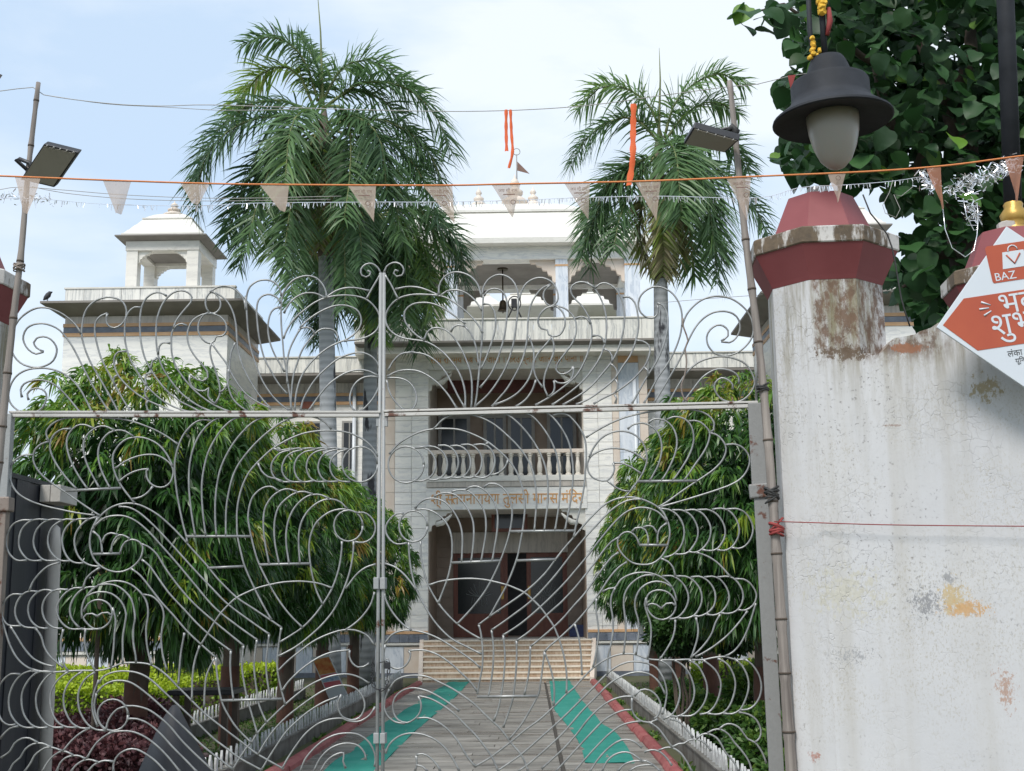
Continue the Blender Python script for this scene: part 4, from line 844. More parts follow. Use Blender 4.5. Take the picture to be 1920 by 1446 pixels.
for px, py, Y, rx, rz in ((150, 1395, 12.3, .6, .3), (235, 1402, 12.0, .6, .32), (292, 1420, 11.2, .4, .26), (190, 1440, 10.6, .5, .24), (120, 1430, 11, .4, .28), (250, 1350, 14.0, .5, .24)):
    bush(px, py, Y, rx, rz, 'low clump of dark maroon leaves on the soil beside the booth', 'maroon_leaf', 4200, .062, name='maroon_plant', stem=False, cat='plant', tm=.45, group=GM)
weeds = 'small green weeds growing between the red kerb and the pickets'
V, F, TT2 = [], [], []
n = 900; yy = rng.uniform(9, 27, n); keep = (np.sin(yy * 2.1) + np.sin(yy * .7 + 1)) > .2; yy = yy[keep]; n = len(yy)
for x_ in (1.51, -2.64):
    C = np.stack([np.full(n, x_) + rng.normal(size=n) * .035, yy, np.full(n, .01)], 1); D = unit(rng.normal(size=(n, 3)) * .6 + np.array([0, 0, 1])); W = unit(np.cross(D, rng.normal(size=(n, 3)))) * .014
    v, f, per = strips(C, D, W, rng.uniform(.05, .16, n), np.full(n, .4), 3, (.5, 1., .7, 0.)); V.append((v, f, np.repeat(rng.uniform(.4, 1, n), per)))
v, f, t_ = joinm(V); tag(npmesh('weeds', v, f, 'shrub_leaf', t_, None, (0, 18, 0)), weeds, 'weeds', kind='stuff')
n = 16000; C = np.stack([np.where(rng.random(n) < .5, rng.uniform(-4.3, -2.85, n), rng.uniform(1.72, 6, n)), rng.uniform(9.5, 28, n), np.zeros(n)], 1); far = rng.random(n) < .35; C[far, 0] = rng.uniform(-11, -4.4, far.sum())
D = unit(rng.normal(size=(n, 3)) * .5 + np.array([0, 0, 1])); W = unit(np.cross(D, rng.normal(size=(n, 3)))) * .009
v, f, per = strips(C, D, W, rng.uniform(.04, .12, n), np.full(n, .4), 3, (.6, 1., .7, 0.)); tag(npmesh('grass', v, f, 'shrub_leaf', np.repeat(rng.uniform(.2, .9, n), per), None, (0, 18, 0)), 'short sparse grass on the soil under the trees', 'grass', kind='stuff')

# ------------------------------------------------------------------ boundary wall and gate pillars
# lime-washed plaster: streaks below the broken top, cracks, flaked patches with older yellow paint
m, t, b = newmat('old_plaster'); v = pos(t)
base = mixc(t, ramp(t, noise(t, v, 1.3, 5, .6), [(.3, 0.), (.7, 1.)]), (.53, .53, .545), (.61, .605, .61))
base = mixc(t, ramp(t, noise(t, pos(t, (5, 5, .28)), 1.2, 5, .6), [(.48, 0.), (.74, .6)]), base, (.44, .415, .37))
sep = t.nodes.new('ShaderNodeSeparateXYZ'); g_ = t.nodes.new('ShaderNodeNewGeometry'); t.links.new(g_.outputs['Position'], sep.inputs[0])
Z = sep.outputs[2]; X_ = sep.outputs[0]
ZTOP = zs(640, 5.85, 1600)
topm = ramp(t, math_(t, 'SUBTRACT', Z, ZTOP - .75), [(0., 0.), (.55, .35), (.78, 1.)])
streak = ramp(t, noise(t, pos(t, (11, 11, 1.1)), 1.0, 7, .7), [(.46, 0.), (.60, 1.)])
moss = mixc(t, noise(t, pos(t), 22, 4), (.13, .09, .035), (.20, .17, .06))
base = mixc(t, math_(t, 'MULTIPLY', math_(t, 'MULTIPLY', streak, topm), .8), base, moss)
vor = N(t, 'ShaderNodeTexVoronoi', Scale=17.0); vor.feature = 'DISTANCE_TO_EDGE'; wv = mixc(t, .12, (0, 0, 0), (0, 0, 0))
nz = N(t, 'ShaderNodeTexNoise', Scale=7.0, Detail=4); t.links.new(v, nz.inputs['Vector']); ad = t.nodes.new('ShaderNodeVectorMath'); ad.operation = 'MULTIPLY_ADD'
t.links.new(nz.outputs['Color'], ad.inputs[0]); ad.inputs[1].default_value = (.16, .16, .16); t.links.new(v, ad.inputs[2]); t.links.new(ad.outputs[0], vor.inputs['Vector'])
crack = ramp(t, vor.outputs['Distance'], [(.0, 1.), (.022, 0.)])
cm = ramp(t, noise(t, pos(t, loc=(4, 0, 1)), 2.0, 3, .5), [(.50, 0.), (.60, 1.)])
base = mixc(t, math_(t, 'MULTIPLY', math_(t, 'MULTIPLY', crack, cm), math_(t, 'MULTIPLY_ADD', topm, .5, .04)), base, (.16, .13, .09))
speck = ramp(t, noise(t, v, 55, 6, .75), [(.60, 0.), (.64, 1.)]); sm_ = ramp(t, noise(t, pos(t, loc=(1, 7, 2)), 1.7, 4, .6), [(.45, 0.), (.62, 1.)])
base = mixc(t, math_(t, 'MULTIPLY', math_(t, 'MULTIPLY', speck, sm_), .8), base, (.22, .20, .19))
def spot(px, py, rx, rz, thr, colr, scale, base):
    c = P(px, py, 5.83); dx = math_(t, 'DIVIDE', math_(t, 'SUBTRACT', X_, c.x), rx); dz = math_(t, 'DIVIDE', math_(t, 'SUBTRACT', Z, c.z), rz)
    d = math_(t, 'SQRT', math_(t, 'ADD', math_(t, 'MULTIPLY', dx, dx), math_(t, 'MULTIPLY', dz, dz)))
    k = math_(t, 'ADD', math_(t, 'SUBTRACT', 1.0, d), math_(t, 'MULTIPLY', math_(t, 'SUBTRACT', noise(t, v, scale, 8, .8), .5), 3.4))
    k = math_(t, 'ADD', k, math_(t, 'MULTIPLY', math_(t, 'SUBTRACT', noise(t, pos(t, (1, 1, .45)), scale * 4.5, 4, .7), .5), 2.0))
    cv = mixc(t, noise(t, v, scale * 2.5, 5, .7), tuple(q_ * .72 for q_ in colr), tuple(min(1, q_ * 1.25) for q_ in colr))
    return mixc(t, ramp(t, k, [(thr, 0.), (thr + .22, .9)]), base, cv)
sp2 = ramp(t, noise(t, pos(t, (1, 1, .6), loc=(2, 5, 3)), 120, 5, .7), [(.53, 0.), (.60, 1.)]); sm2 = ramp(t, noise(t, pos(t, loc=(6, 1, 9)), 2.6, 5, .65), [(.42, 0.), (.58, 1.)])
base = mixc(t, math_(t, 'MULTIPLY', math_(t, 'MULTIPLY', sp2, sm2), .6), base, (.40, .37, .31))
base = spot(1590, 1110, .30, .22, .55, (.53, .51, .44), 20, base)
base = spot(1785, 1120, .10, .10, .35, (.52, .40, .22), 30, base)
base = spot(1808, 1142, .14, .045, .30, (.55, .33, .15), 34, base)
base = spot(1735, 1130, .15, .14, .62, (.25, .25, .26), 40, base)
base = spot(1775, 1085, .05, .05, .45, (.30, .30, .31), 36, base)
base = spot(1880, 1290, .09, .18, .60, (.42, .28, .22), 34, base)
base = spot(1600, 1230, .30, .12, .85, (.33, .33, .34), 46, base)
cpx = P(1572, 570, 5.84); cz = cpx.z                    # mossy run-off below the collar and along the broken top
runs = ramp(t, noise(t, pos(t, (48, 48, 1.3)), 1.0, 8, .75), [(.40, 0.), (.66, 1.)])
inx = ramp(t, math_(t, 'ABSOLUTE', math_(t, 'SUBTRACT', X_, cpx.x)), [(.05, 1.), (.135, 0.)])
inz = ramp(t, math_(t, 'SUBTRACT', Z, cz - .28), [(.0, 0.), (.12, .75), (.3, 1.)])
mc = mixc(t, noise(t, v, 30, 5, .7), (.06, .055, .025), (.25, .22, .10))
base = mixc(t, math_(t, 'MULTIPLY', math_(t, 'MULTIPLY', math_(t, 'MULTIPLY', runs, inx), inz), .85), base, mc)
rim_ = ramp(t, math_(t, 'SUBTRACT', Z, ZTOP - .13), [(0., 0.), (.1, 1.)]); rr2 = ramp(t, noise(t, pos(t, (9, 9, 5)), 2.2, 8, .75), [(.44, 0.), (.56, 1.)])
inx2 = ramp(t, math_(t, 'SUBTRACT', X_, P(1525, 640, 5.84).x), [(.0, 0.), (.02, 1.), (.55, 1.), (.68, .1)])
base = mixc(t, math_(t, 'MULTIPLY', math_(t, 'MULTIPLY', math_(t, 'MULTIPLY', rim_, rr2), inx2), .9), base, mixc(t, noise(t, v, 14, 5, .7), (.05, .032, .02), (.22, .12, .07)))
base = spot(1590, 660, .20, .05, .35, (.11, .07, .04), 18, base)
base = spot(1700, 655, .10, .035, .30, (.30, .13, .07), 18, base)
base = spot(1840, 730, .16, .12, .55, (.33, .27, .16), 14, base)
base = spot(1540, 1425, .03, .03, .3, (.42, .22, .18), 40, base)
base = spot(1672, 798, .05, .008, .3, (.35, .27, .24), 30, base)
t.links.new(base, b.inputs['Base Color']); b.inputs['Roughness'].default_value = .75
hgt = math_(t, 'SUBTRACT', math_(t, 'SUBTRACT', math_(t, 'MULTIPLY', noise(t, v, 16, 6, .65), .6), math_(t, 'MULTIPLY', crack, cm)), math_(t, 'MULTIPLY', speck, sm_))
bump(t, b, hgt, .45, .006); M['old_plaster'] = m
# rim: white with black damp runs
m, t, b = newmat('damp_rim'); v = pos(t)
f = ramp(t, noise(t, pos(t, (5, 5, 1.6)), 1.6, 7, .7), [(.46, 0.), (.53, 1.)])
col = mixc(t, f, mixc(t, noise(t, v, 6), (.52, .49, .46), (.64, .62, .6)), mixc(t, noise(t, v, 30), (.045, .035, .03), (.22, .16, .10)))
t.links.new(col, b.inputs['Base Color']); b.inputs['Roughness'].default_value = .8; bump(t, b, noise(t, v, 40), .4, .006); M['damp_rim'] = m

WYF = 5.859                                      # face of the wall
prof = [(1524, 655), (1532, 657), (1560, 652), (1590, 658), (1612, 664), (1640, 668), (1660, 652), (1672, 638), (1700, 634), (1730, 622), (1752, 610), (1770, 606), (1830, 600), (1900, 590), (2150, 560)]
top = [P(a, c, WYF) for a, c in prof]
# the top edge again in finer, crumbling steps
fine = []
for a, c in zip(top[:-1], top[1:]):
    n = max(2, int((c.x - a.x) / .025))
    for i in range(n):
        q = a.lerp(c, i / n); fine.append(Vector((q.x, WYF, q.z + random.uniform(-.008, .008))))
fine.append(top[-1])
WX0 = P(1550, 640, 6.12).x + 108 * 6.12 / FPX * 1.02 * math.cos(rad(117)) + .001; fine = [q for q in fine if q.x > WX0 + .01]; fine = [Vector((WX0, WYF, fine[0].z))] + fine
poly = [Vector((WX0, WYF, 0))] + fine + [Vector((top[-1].x, WYF, 0))]
poly = [Vector((q.x, WYF - .002 - .0806 * (q.x - WX0), q.z)) for q in poly]
bw = MB().prism(list(reversed(poly)), (0, .24, 0)).build('boundary_wall', 'old_plaster', origin=(WX0, WYF, 0))
tag(bw, 'white boundary wall with peeling plaster, cracks and a crumbling top', 'wall')
A0 = rad(27)
def pillar(px, Y, label, body='old_plaster', k=1.0):
    c = P(px, 640, Y); c.z = 0; s = 6.12 / FPX * 1.02; R_ = 108 * s
    z = lambda y: zs(y, 6.12 - R_ * .9, 1560)
    root = thing('gate_pillar', c, label, 'pillar', 'octagonal gate pillars')
    e = lambda prof: MB().lathe((c.x, c.y), prof, 8, -A0)
    e([(R_ * 1.0, 0), (R_, z(522))]).build('shaft', body, root)
    e([(R_ * 1.005, z(524)), (R_ * 1.04, z(516)), (R_ * 1.30, z(462)), (R_ * 1.30, z(460))]).build('flared_collar', 'maroon_paint', root)
    e([(R_ * 1.31, z(463)), (R_ * 1.325, z(461)), (R_ * 1.325, z(435)), (R_ * 1.29, z(432))]).build('rim', 'damp_rim', root)
    e([(R_ * .98, z(440)), (R_ * .95, z(431)), (R_ * .60, z(346)), (R_ * .56, z(344))]).build('cap', 'maroon_paint', root)
    e([(R_ * .20, z(346)), (R_ * .2, z(322)), (R_ * .12, z(318))]).build('cap_stub', 'cement_white', root)
    return root, R_, z
p1, R1, zf1 = pillar(1550, 6.12, 'octagonal white pillar with damp-stained rim and maroon cap at the gate hinge')
pillar(-92, 6.5, 'octagonal pillar with maroon collar behind the bamboo beside the booth')
p2, R2, zf2 = pillar(1908, 6.75, 'octagonal maroon-capped pillar behind the diamond signboard, carrying the black lamp post')

# ------------------------------------------------------------------ lamp post and hanging lamp
c2 = P(1908, 640, 6.75); zt = zf2(330)
post = thing('lamp_post', (c2.x, c2.y, zt), 'black lamp post with a brass foot, tied with silver tinsel', 'lamp post')
pz = zt; c2.z = 0
pb = P(1903, 425, 6.75); pt_ = P(1884, -30, 6.75)
MB().lathe((pb.x, pb.y), [(.075, pb.z - .12), (.08, pb.z - .02), (.05, pb.z + .0), (.07, pb.z + .03), (.078, pb.z + .07), (.05, pb.z + .11), (.055, pb.z + .13), (.035, pb.z + .16)], 16).build('brass_foot', 'gold', post, smooth=True)
arm = [pb + Vector((0, 0, .14)), pt_, pt_ + Vector((-.03, 0, .6)), pt_ + Vector((-.1, 0, 1.0))]
MB().tube(arm, [.05, .05, .045, .04], 12).build('shaft', 'lamp_metal', post)
lx = P(1558, 226, 5.9); ztop = zs(108, 5.9, 1550)
hang = P(1545, -60, 5.9); q = pt_ + Vector((-.1, 0, .95))
MB().tube(catmull([q, q + Vector((-.25, -.1, .25)), (q + hang) / 2 + Vector((0, 0, .55)), hang + Vector((.12, 0, .35)), hang], .06), .03, 10).build('curved_arm', 'lamp_metal', post)
lamp = thing('hanging_lamp', (lx.x, lx.y, ztop), 'dark bell-shaped hanging lamp with a milky unlit globe', 'lamp')
s = 5.9 / FPX * 1.02; z = lambda y: zs(y, 5.9, 1558)
pr = [(24, 222), (56, 217), (112, 229), (115, 227), (114, 223), (90, 206), (81, 199), (78, 193), (75, 187), (75, 160), (72, 155), (50, 151), (43, 138), (37, 122), (33, 114), (30, 110), (8, 108)]
tilt = MB().lathe((lx.x, lx.y), [(r * s, z(y)) for r, y in pr], 40); tilt.build('shade', 'lamp_metal', lamp, smooth=False)
for pl_ in [o for o in bpy.data.objects if o.name == 'shade'][:1]: pl_.data.polygons.foreach_set('use_smooth', [True] * len(pl_.data.polygons)); pl_.data.set_sharp_from_angle(angle=rad(32))
gp = [(6, 318), (16, 314), (30, 300), (41, 276), (48, 248), (50, 226), (50, 214)]
MB().lathe((lx.x, lx.y), [(r * s, z(y)) for r, y in gp], 32).build('globe', 'lamp_glass', lamp, smooth=True)
MB().tube([P(1547, 112, 5.9), P(1540, -62, 5.9)], .016, 8).build('hanger_tube', 'lamp_metal', lamp); MB().tube([P(1526, 116, 5.9), P(1520, 60, 5.9), P(1518, -62, 5.9)], .013, 8).build('hanger_tube', 'lamp_metal', lamp)
lamp.rotation_euler = (0, rad(-1.5), 0)
def garland(px0, py0, px1, py1, n, r, label):
    a, c = P(px0, py0, 5.87), P(px1, py1, 5.87); root = thing('flower_garland', c, label, 'garland', 'flower garlands tied to the lamp')
    bm_ = bmesh.new(); bmesh.ops.create_icosphere(bm_, subdivisions=2, radius=r)
    for v_ in bm_.verts: v_.co *= random.uniform(.8, 1.15)
    me = bpy.data.meshes.new('flower'); bm_.to_mesh(me); bm_.free(); me.materials.append(M['marigold'])
    for i in range(n): piece('flower', me, root, a.lerp(c, i / max(1, n - 1)) + Vector((random.uniform(-.008, .008), random.uniform(-.01, .01), 0)), (random.random() * 6, random.random() * 6, 0))
garland(1541, -20, 1540, 22, 7, .024, 'thick yellow marigold garland tied round the upper hanger tube'); garland(1523, 72, 1522, 108, 7, .015, 'yellow marigold tuft hanging just above the lamp shade'); garland(1537, 92, 1531, 110, 4, .010, 'short brownish yellow flower string resting on the lamp shade')
st = [P(1553, 15, 5.88), P(1556, 40, 5.88), P(1551, 66, 5.88)]; tag(MB().tube(st, [.012, .016, .01], 6).build('red_cloth', 'red_strap', origin=st[0]), 'strip of red cloth knotted beside the marigold garland', 'cloth')

# ------------------------------------------------------------------ diamond signboard
sg = P(1926, 588, 5.58); sroot = thing('signboard', (sg.x, sg.y, sg.z - .4), 'white and red diamond signboard lettered in white above the boundary wall', 'sign')
a_ = rad(8.0); U = Vector((math.cos(a_), 0, math.sin(a_))); Vv = Vector((-math.sin(a_), 0, math.cos(a_)))
K = 5.58 / FPX * 1.03                            # metres for one pixel of the photograph there
hd = 171 * K
def sp(u, v_, d=0.0): return sg + U * (u * K) + Vv * (v_ * K) + Vector((0, -d, 0))
MB().prism([sp(-171, 0), sp(0, -171), sp(171, 0), sp(0, 171)], (0, .012, 0)).build('board', 'sign_white', sroot, .002)
MB().prism([sp(-159, 2, .0005), sp(-106, -55, .0005), sp(106, -55, .0005), sp(159, 2, .0005), sp(110, 46, .0005), sp(-110, 46, .0005)], (0, -.0012, 0)).build('red_band', 'sign_red', sroot)
MB().prism([sp(-48, 66, .0005), sp(48, 66, .0005), sp(50, 70, .0005), sp(50, 134, .0005), sp(46, 138, .0005), sp(-46, 138, .0005), sp(-50, 134, .0005), sp(-50, 70, .0005)], (0, -.0012, 0)).build('logo_panel', 'sign_red', sroot)
mm = MB(); mm.prism([sp(-26, 90, .002), sp(26, 90, .002), sp(20, 122, .002), sp(-20, 122, .002)], (0, -.001, 0)); mm.build('bag_mark', 'sign_white', sroot)
MB().tube([sp(-9 + 0, 122, .003)] + [sp(9 * math.cos(q_), 124 + 9 * math.sin(q_), .003) for q_ in [math.pi - i * math.pi / 6 for i in range(7)]], .003, 5).build('bag_handle', 'sign_white', sroot)
MB().tube([sp(-14, 116, .0035), sp(-2, 98, .0035), sp(12, 116, .0035)], .0045, 5).build('bag_check', 'sign_red', sroot)
textmesh('lettering', 'BAZ', 'sign_white', sroot, sp(-24, 77, .002), None, 15 * K, .001, U, Vv)
textmesh('lettering', 'भव', 'sign_white', sroot, sp(-12, 24, .002), None, 36 * K, .0012, U, Vv)
textmesh('lettering', 'शुभा', 'sign_white', sroot, sp(-22, -22, .002), None, 54 * K, .0012, U, Vv)
for q0, q1 in (((-80, 34), (-64, 26)), ((-86, 21), (-68, 21)), ((-80, 8), (-65, 15))):
    MB().tube([sp(*q0, .002), sp(*q1, .002)], [.0055, .003], 5).build('ray_mark', 'sign_white', sroot)
textmesh('small_lettering', 'लंका रोड र', 'sign_ink', sroot, sp(-21, -68, .001), None, 15 * K, .0006, U, Vv); textmesh('small_lettering', 'यूिनयन बै', 'sign_ink', sroot, sp(-20, -85, .001), None, 15 * K, .0006, U, Vv)
MB().tube([sp(0, 0, -.04), sp(0, 0, -.04) + Vector((0, .45, -.1))], .015, 8).build('mounting_bar', 'black_iron', sroot)

# ------------------------------------------------------------------ bamboo poles with flood lights
def bamboo(label, pts, Y, r0, r1, nodes):
    pp = [P(a, c, Y) for a, c in pts]; base = pp[-1].copy(); d = (pp[-1] - pp[-2]).normalized(); base = pp[-1] + d * (pp[-1].z / -d.z if d.z else 0)
    pp.append(base); n = len(pp); root = thing('bamboo_pole', base, label, 'pole', 'bamboo poles tied to the gate')
    ln = [0]
    for a, c in zip(pp, pp[1:]): ln.append(ln[-1] + (c - a).length)
    dense = catmull(pp, .05); tot = len(dense); rr = []
    nd = set(int(tot * (k + .35) / nodes) for k in range(nodes))
    for i in range(tot):
        r = r0 + (r1 - r0) * i / tot
        if i in nd: r *= 1.16
        elif i - 1 in nd: r *= .95
        rr.append(r)
    cu = MB().tube(dense, rr, 12).build('culm', 'bamboo', root)
    for i in sorted(nd):
        if 1 < i < tot - 2:
            dd = (dense[i + 1] - dense[i]).normalized(); MB().tube([dense[i] - dd * .005, dense[i] + dd * .005], rr[i] * 1.06, 12).build('node_ring', 'bark', cu)
    return root
bamboo('weathered bamboo pole leaning at the gate beside the maroon-collared pillar', [(72, 155), (62, 240), (52, 330), (40, 470), (27, 580), (14, 700), (4, 800), (-12, 950)], 6.18, .012, .031, 15)
bamboo('weathered bamboo pole strapped to the gate beside the boundary wall', [(1368, 152), (1376, 230), (1386, 330), (1398, 450), (1412, 560), (1424, 660), (1437, 790), (1449, 940), (1462, 1120), (1474, 1300), (1484, 1446)], 6.02, .014, .03, 16)
def tie(px, py, Y, r, label, mat, k=4, w_=None):
    c = P(px, py, Y); root = None; mm = MB()
    for i in range(k):
        zz = c.z + (i - k / 2) * r * .28; tl = random.uniform(-.9, .9)
        mm.tube([(c.x + r * math.cos(a), c.y + r * math.sin(a), zz + tl * r * math.cos(a)) for a in [j * math.pi / 6 for j in range(13)]], r * random.uniform(.1, .24), 5)
    return tag(mm.build('pole_tie', mat, origin=c), label, 'tie')
tie(1456, 990, 6.01, .033, 'red cloth tie round the bamboo with a long cord', 'red_strap', 6); tie(1447, 925, 6.02, .033, 'black rope tie binding the bamboo to the gate hinge', 'black_wire', 6); tie(1430, 727, 6.02, .028, 'dark tape knot on the bamboo above the gate rail', 'black_wire', 4); tie(36, 500, 6.18, .027, 'pinkish rope knot on the bamboo beside the maroon collar', 'rust', 4)
def flood(label, quad, Y0_, Y1_, name='flood_light', br=None):
    c = [P(x, y, Y0_ if i < 2 else Y1_) for i, (x, y) in enumerate(quad)]; ctr = sum(c, Vector()) / 4; nrm = (c[1] - c[0]).cross(c[3] - c[0]).normalized()
    if nrm.y > 0: nrm = -nrm
    root = thing(name, ctr, label, 'flood light', 'flood lights on the bamboo poles'); back = [p - nrm * .045 for p in c]
    MB().hexa(c, back).build('housing', 'black_iron', root, .006)
    ins = [p.lerp(ctr, .09) + nrm * .003 for p in c]; MB().prism(ins, -nrm * .006).build('cover', 'flood_glass', root)
    for k in (.35, .6):
        p = ins[0].lerp(ins[1], k).lerp(ins[3].lerp(ins[2], k), .45) + nrm * .003; MB().lathe((0, 0), [(.006, 0), (.006, .002)], 8).build('cover_screw', 'black_iron', root).matrix_local = Matrix.Translation(p - ctr) @ nrm.to_track_quat('Z', 'Y').to_matrix().to_4x4()
    for i in range(5):
        p = c[0].lerp(c[1], .12 + i * .19); 
        MB().tube([p + nrm * .004, p + nrm * .004 + (c[3] - c[0]).normalized() * .012], .004, 5).build('clip', 'wire', root)
    if br:
        q = [P(x, y, Y1_ + .02) for x, y in br]; MB().tube(q, .011, 6).build('bracket', 'black_iron', root)
    return root
flood('flat grey flood light tied to the bamboo beside the maroon-collared pillar', [(82, 270), (147, 286), (101, 352), (38, 337)], 5.98, 6.14, br=[(50, 318), (30, 300), (36, 298), (56, 306), (62, 325)])
flood('flat grey flood light tied to the bamboo beside the hanging lamp', [(1300, 239), (1386, 263), (1360, 287), (1281, 270)], 5.9, 6.02, br=[(1335, 268), (1352, 244), (1372, 238), (1380, 262)])
pc = P(1378, 242, 6.0); tag(MB().tube([P(1366, 246, 6.0), P(1372, 238, 6.0), P(1380, 246, 6.0), P(1378, 258, 6.0)], [.012, .02, .022, .012], 7).build('cable_bundle', 'black_wire', origin=pc), 'bundle of black cable where the flood light meets the bamboo', 'cable')
fe = P(0, 138, 6.6); tag(MB().hexa([P(-30, 140, 6.6), P(-2, 138, 6.6), P(5, 141, 6.6), P(0, 148, 6.6)], [P(-30, 140, 6.65), P(-2, 138, 6.65), P(5, 141, 6.65), P(0, 148, 6.65)]).build('flood_light', 'black_iron', origin=fe), 'dark corner of another flood light in the sky above the bamboo', 'flood light', 'flood lights on the bamboo poles')

# ------------------------------------------------------------------ bunting, tinsel, wires, ribbons
RY = 5.6
rope_px = [(-120, 326), (0, 330), (200, 338), (400, 344.5), (560, 346.5), (700, 347.5), (850, 347.5), (960, 345), (1200, 340), (1440, 330), (1640, 321), (1780, 310), (1920, 292), (2020, 284)]
rope3 = catmull([P(a, c, RY) for a, c in rope_px], .05)
bun = thing('bunting', P(960, 345, RY), 'orange rope strung across the view with thin beige triangular pennants', 'bunting')
MB().tube(rope3, .0042, 6).build('rope', 'orange_rope', bun)
def rope_at(px):
    for (a, c), (a2, c2_) in zip(rope_px, rope_px[1:]):
        if a <= px <= a2: return c + (c2_ - c) * (px - a) / (a2 - a)
PEN = [(28, 76, 50, 400, 0), (193, 246, 222, 401, 0), (338, 393, 366, 383, 0), (487, 542, 531, 396, 0), (652, 705, 701, 415, 1), (793, 848, 852, 418, 1), (922, 976, 961, 407, 1), (1058, 1106, 1103, 411, 1), (1191, 1239, 1230, 413, 1), (1362, 1408, 1401, 412, 1), (1552, 1586, 1571, 379, 2), (1736, 1764, 1768, 392, 3), (1884, 1920, 1906, 378, 3)]
for i, (xa, xb, xt, yt, txt) in enumerate(PEN):
    a, c, tip = P(xa, rope_at(xa) + 1, RY), P(xb, rope_at(xb) + 1, RY), P(xt, yt, RY + random.uniform(-.02, .02)); mm = MB(); rows_ = 7; mm.sm = True; ph = random.random() * 6
    blunt = .18 if txt == 0 else .02
    for r in range(rows_ + 1):
        k = r / rows_; l_, r_ = a.lerp(tip + (a - c) * blunt * .5, k), c.lerp(tip + (c - a) * blunt * .5, k)
        for j in range(5):
            q_ = l_.lerp(r_, j / 4); q_.y += .012 * math.sin(ph + j * 1.4 + k * 3) * k; mm.v.append(tuple(q_))
    for r in range(rows_):
        for j in range(4): mm.f.append((r * 5 + j, r * 5 + j + 1, r * 5 + j + 6, r * 5 + j + 5))
    mm.f += [tuple(reversed(f)) for f in []]
    pn = mm.build('pennant', 'pennant_orange' if txt == 3 else 'pennant_cloth', bun)
    if txt == 1:
        u = (c - a).normalized(); vv = Vector((0, 0, 1)); ctr = a.lerp(c, .56) - vv * .036 + Vector((0, -.017, 0))
        textmesh('print', 'जय श्ी राम', 'print_brown', pn, ctr, (c - a).length * .66, .026, .0004, u, vv)
        bar_ = a.lerp(c, .60) - vv * .058 + Vector((0, -.017, 0)); MB().prism([bar_ - u * .028, bar_ + u * .028, bar_ + u * .028 + vv * .005, bar_ - u * .028 + vv * .005], (0, .0004, 0)).build('print', 'print_brown', pn)
    if txt in (1, 2):
        e0 = a.lerp(c, .74 if txt == 1 else .5) - Vector((0, 0, .095 if txt == 1 else .03)) + Vector((0, -.02, 0))
        MB().tube([e0 + Vector((.011 * math.cos(q_), 0, .011 * math.sin(q_))) for q_ in [j * math.pi / 6 for j in range(13)]], .0016, 4).build('print', 'print_brown', pn)
def string(label, pts, Y, r, mat='wire', cat='wire', name='overhead_wire'):
    p = catmull([P(q_[0], q_[1], q_[2] if len(q_) > 2 else Y) for q_ in pts], .08); o = MB().tube(p, r, 5).build(name, mat, origin=p[0]); return tag(o, label, cat)
tin_px = [(-80, 366), (20, 372), (60, 373), (90, 374), (200, 383), (370, 386), (480, 381), (700, 379), (800, 379), (960, 376), (1080, 371), (1240, 368), (1420, 371), (1500, 352), (1600, 346), (1680, 339), (1735, 330)]
tp_ = catmull([P(a, c, RY + .06) for a, c in tin_px], .004); mm = MB(); mm.tube(tp_[::12], .0016, 4)
for i, p in enumerate(tp_):
    if random.random() < .36 and not (p.x < -1.9 and random.random() < .5):
        d_ = Vector((random.uniform(-.35, .35), random.uniform(-.3, .3), -1)).normalized() * random.uniform(.012, .034); w_ = Vector((random.uniform(.4, 1), random.uniform(-1, 1), 0)).normalized() * .0017
        mm.poly([p - w_, p + w_, p + d_ + w_, p + d_ - w_])
mm.sm = False; tag(mm.build('tinsel_garland', 'tinsel', origin=tp_[0]), 'thin silver tinsel garland strung just below the orange rope', 'tinsel', kind='stuff')
def tangle(label, a, c, n, spread, seg, name='tinsel_tangle'):
    mm = MB(); a, c = P(*a, RY + .1), P(*c, RY + .25)
    for i in range(n):
        p = a.lerp(c, random.random() ** .8) + Vector((random.gauss(0, spread * .4), random.gauss(0, .03), random.gauss(0, spread)))
        d_ = Vector((random.gauss(0, 1), random.gauss(0, .6), random.gauss(0, .8))).normalized() * seg * random.uniform(.5, 1.4); w_ = Vector((random.gauss(0, 1), random.gauss(0, 1), random.gauss(0, 1))).normalized() * .0028
        mm.poly([p - w_, p + w_, p + d_ + w_, p + d_ - w_])
    tag(mm.build(name, 'tinsel', origin=a), label, 'tinsel', kind='stuff')
tangle('tangled clump of silver tinsel sagging from the lamp post', (1762, 362), (1905, 308), 430, .022, .026); tangle('silver tinsel ends dangling where the pennant is twisted', (1722, 322), (1750, 352), 110, .022, .03); tangle('silver tinsel strands hanging down from the sagging clump', (1812, 372), (1832, 408), 90, .022, .035)
tangle('frayed silver tinsel on the bamboo below the flood light', (-40, 368), (100, 374), 150, .010, .022)
string('white string looping down from the twisted pennant to the signboard', [(1768, 392), (1772, 430), (1785, 465), (1810, 482), (1826, 470), (1832, 440), (1834, 395)], 5.62, .0022, 'tinsel', 'string', 'loose_string')
string('white string hanging in a loop below the tinsel clump', [(1806, 372), (1812, 405), (1826, 432), (1834, 430), (1832, 380)], 5.64, .002, 'tinsel', 'string', 'loose_string')
string('curled white strings dangling beside the maroon cap', [(1674, 338), (1668, 360), (1655, 385), (1660, 400), (1680, 408), (1688, 392), (1676, 365), (1690, 368), (1712, 350)], 5.66, .0018, 'wire', 'string', 'loose_string')
string('thin upper wire from the bamboo to the palm crown', [(-60, 172), (0, 171), (62, 164), (82, 178), (200, 194), (300, 199), (400, 197), (640, 205), (880, 209), (1080, 200), (1250, 178), (1372, 162)], 6.2, .0024)
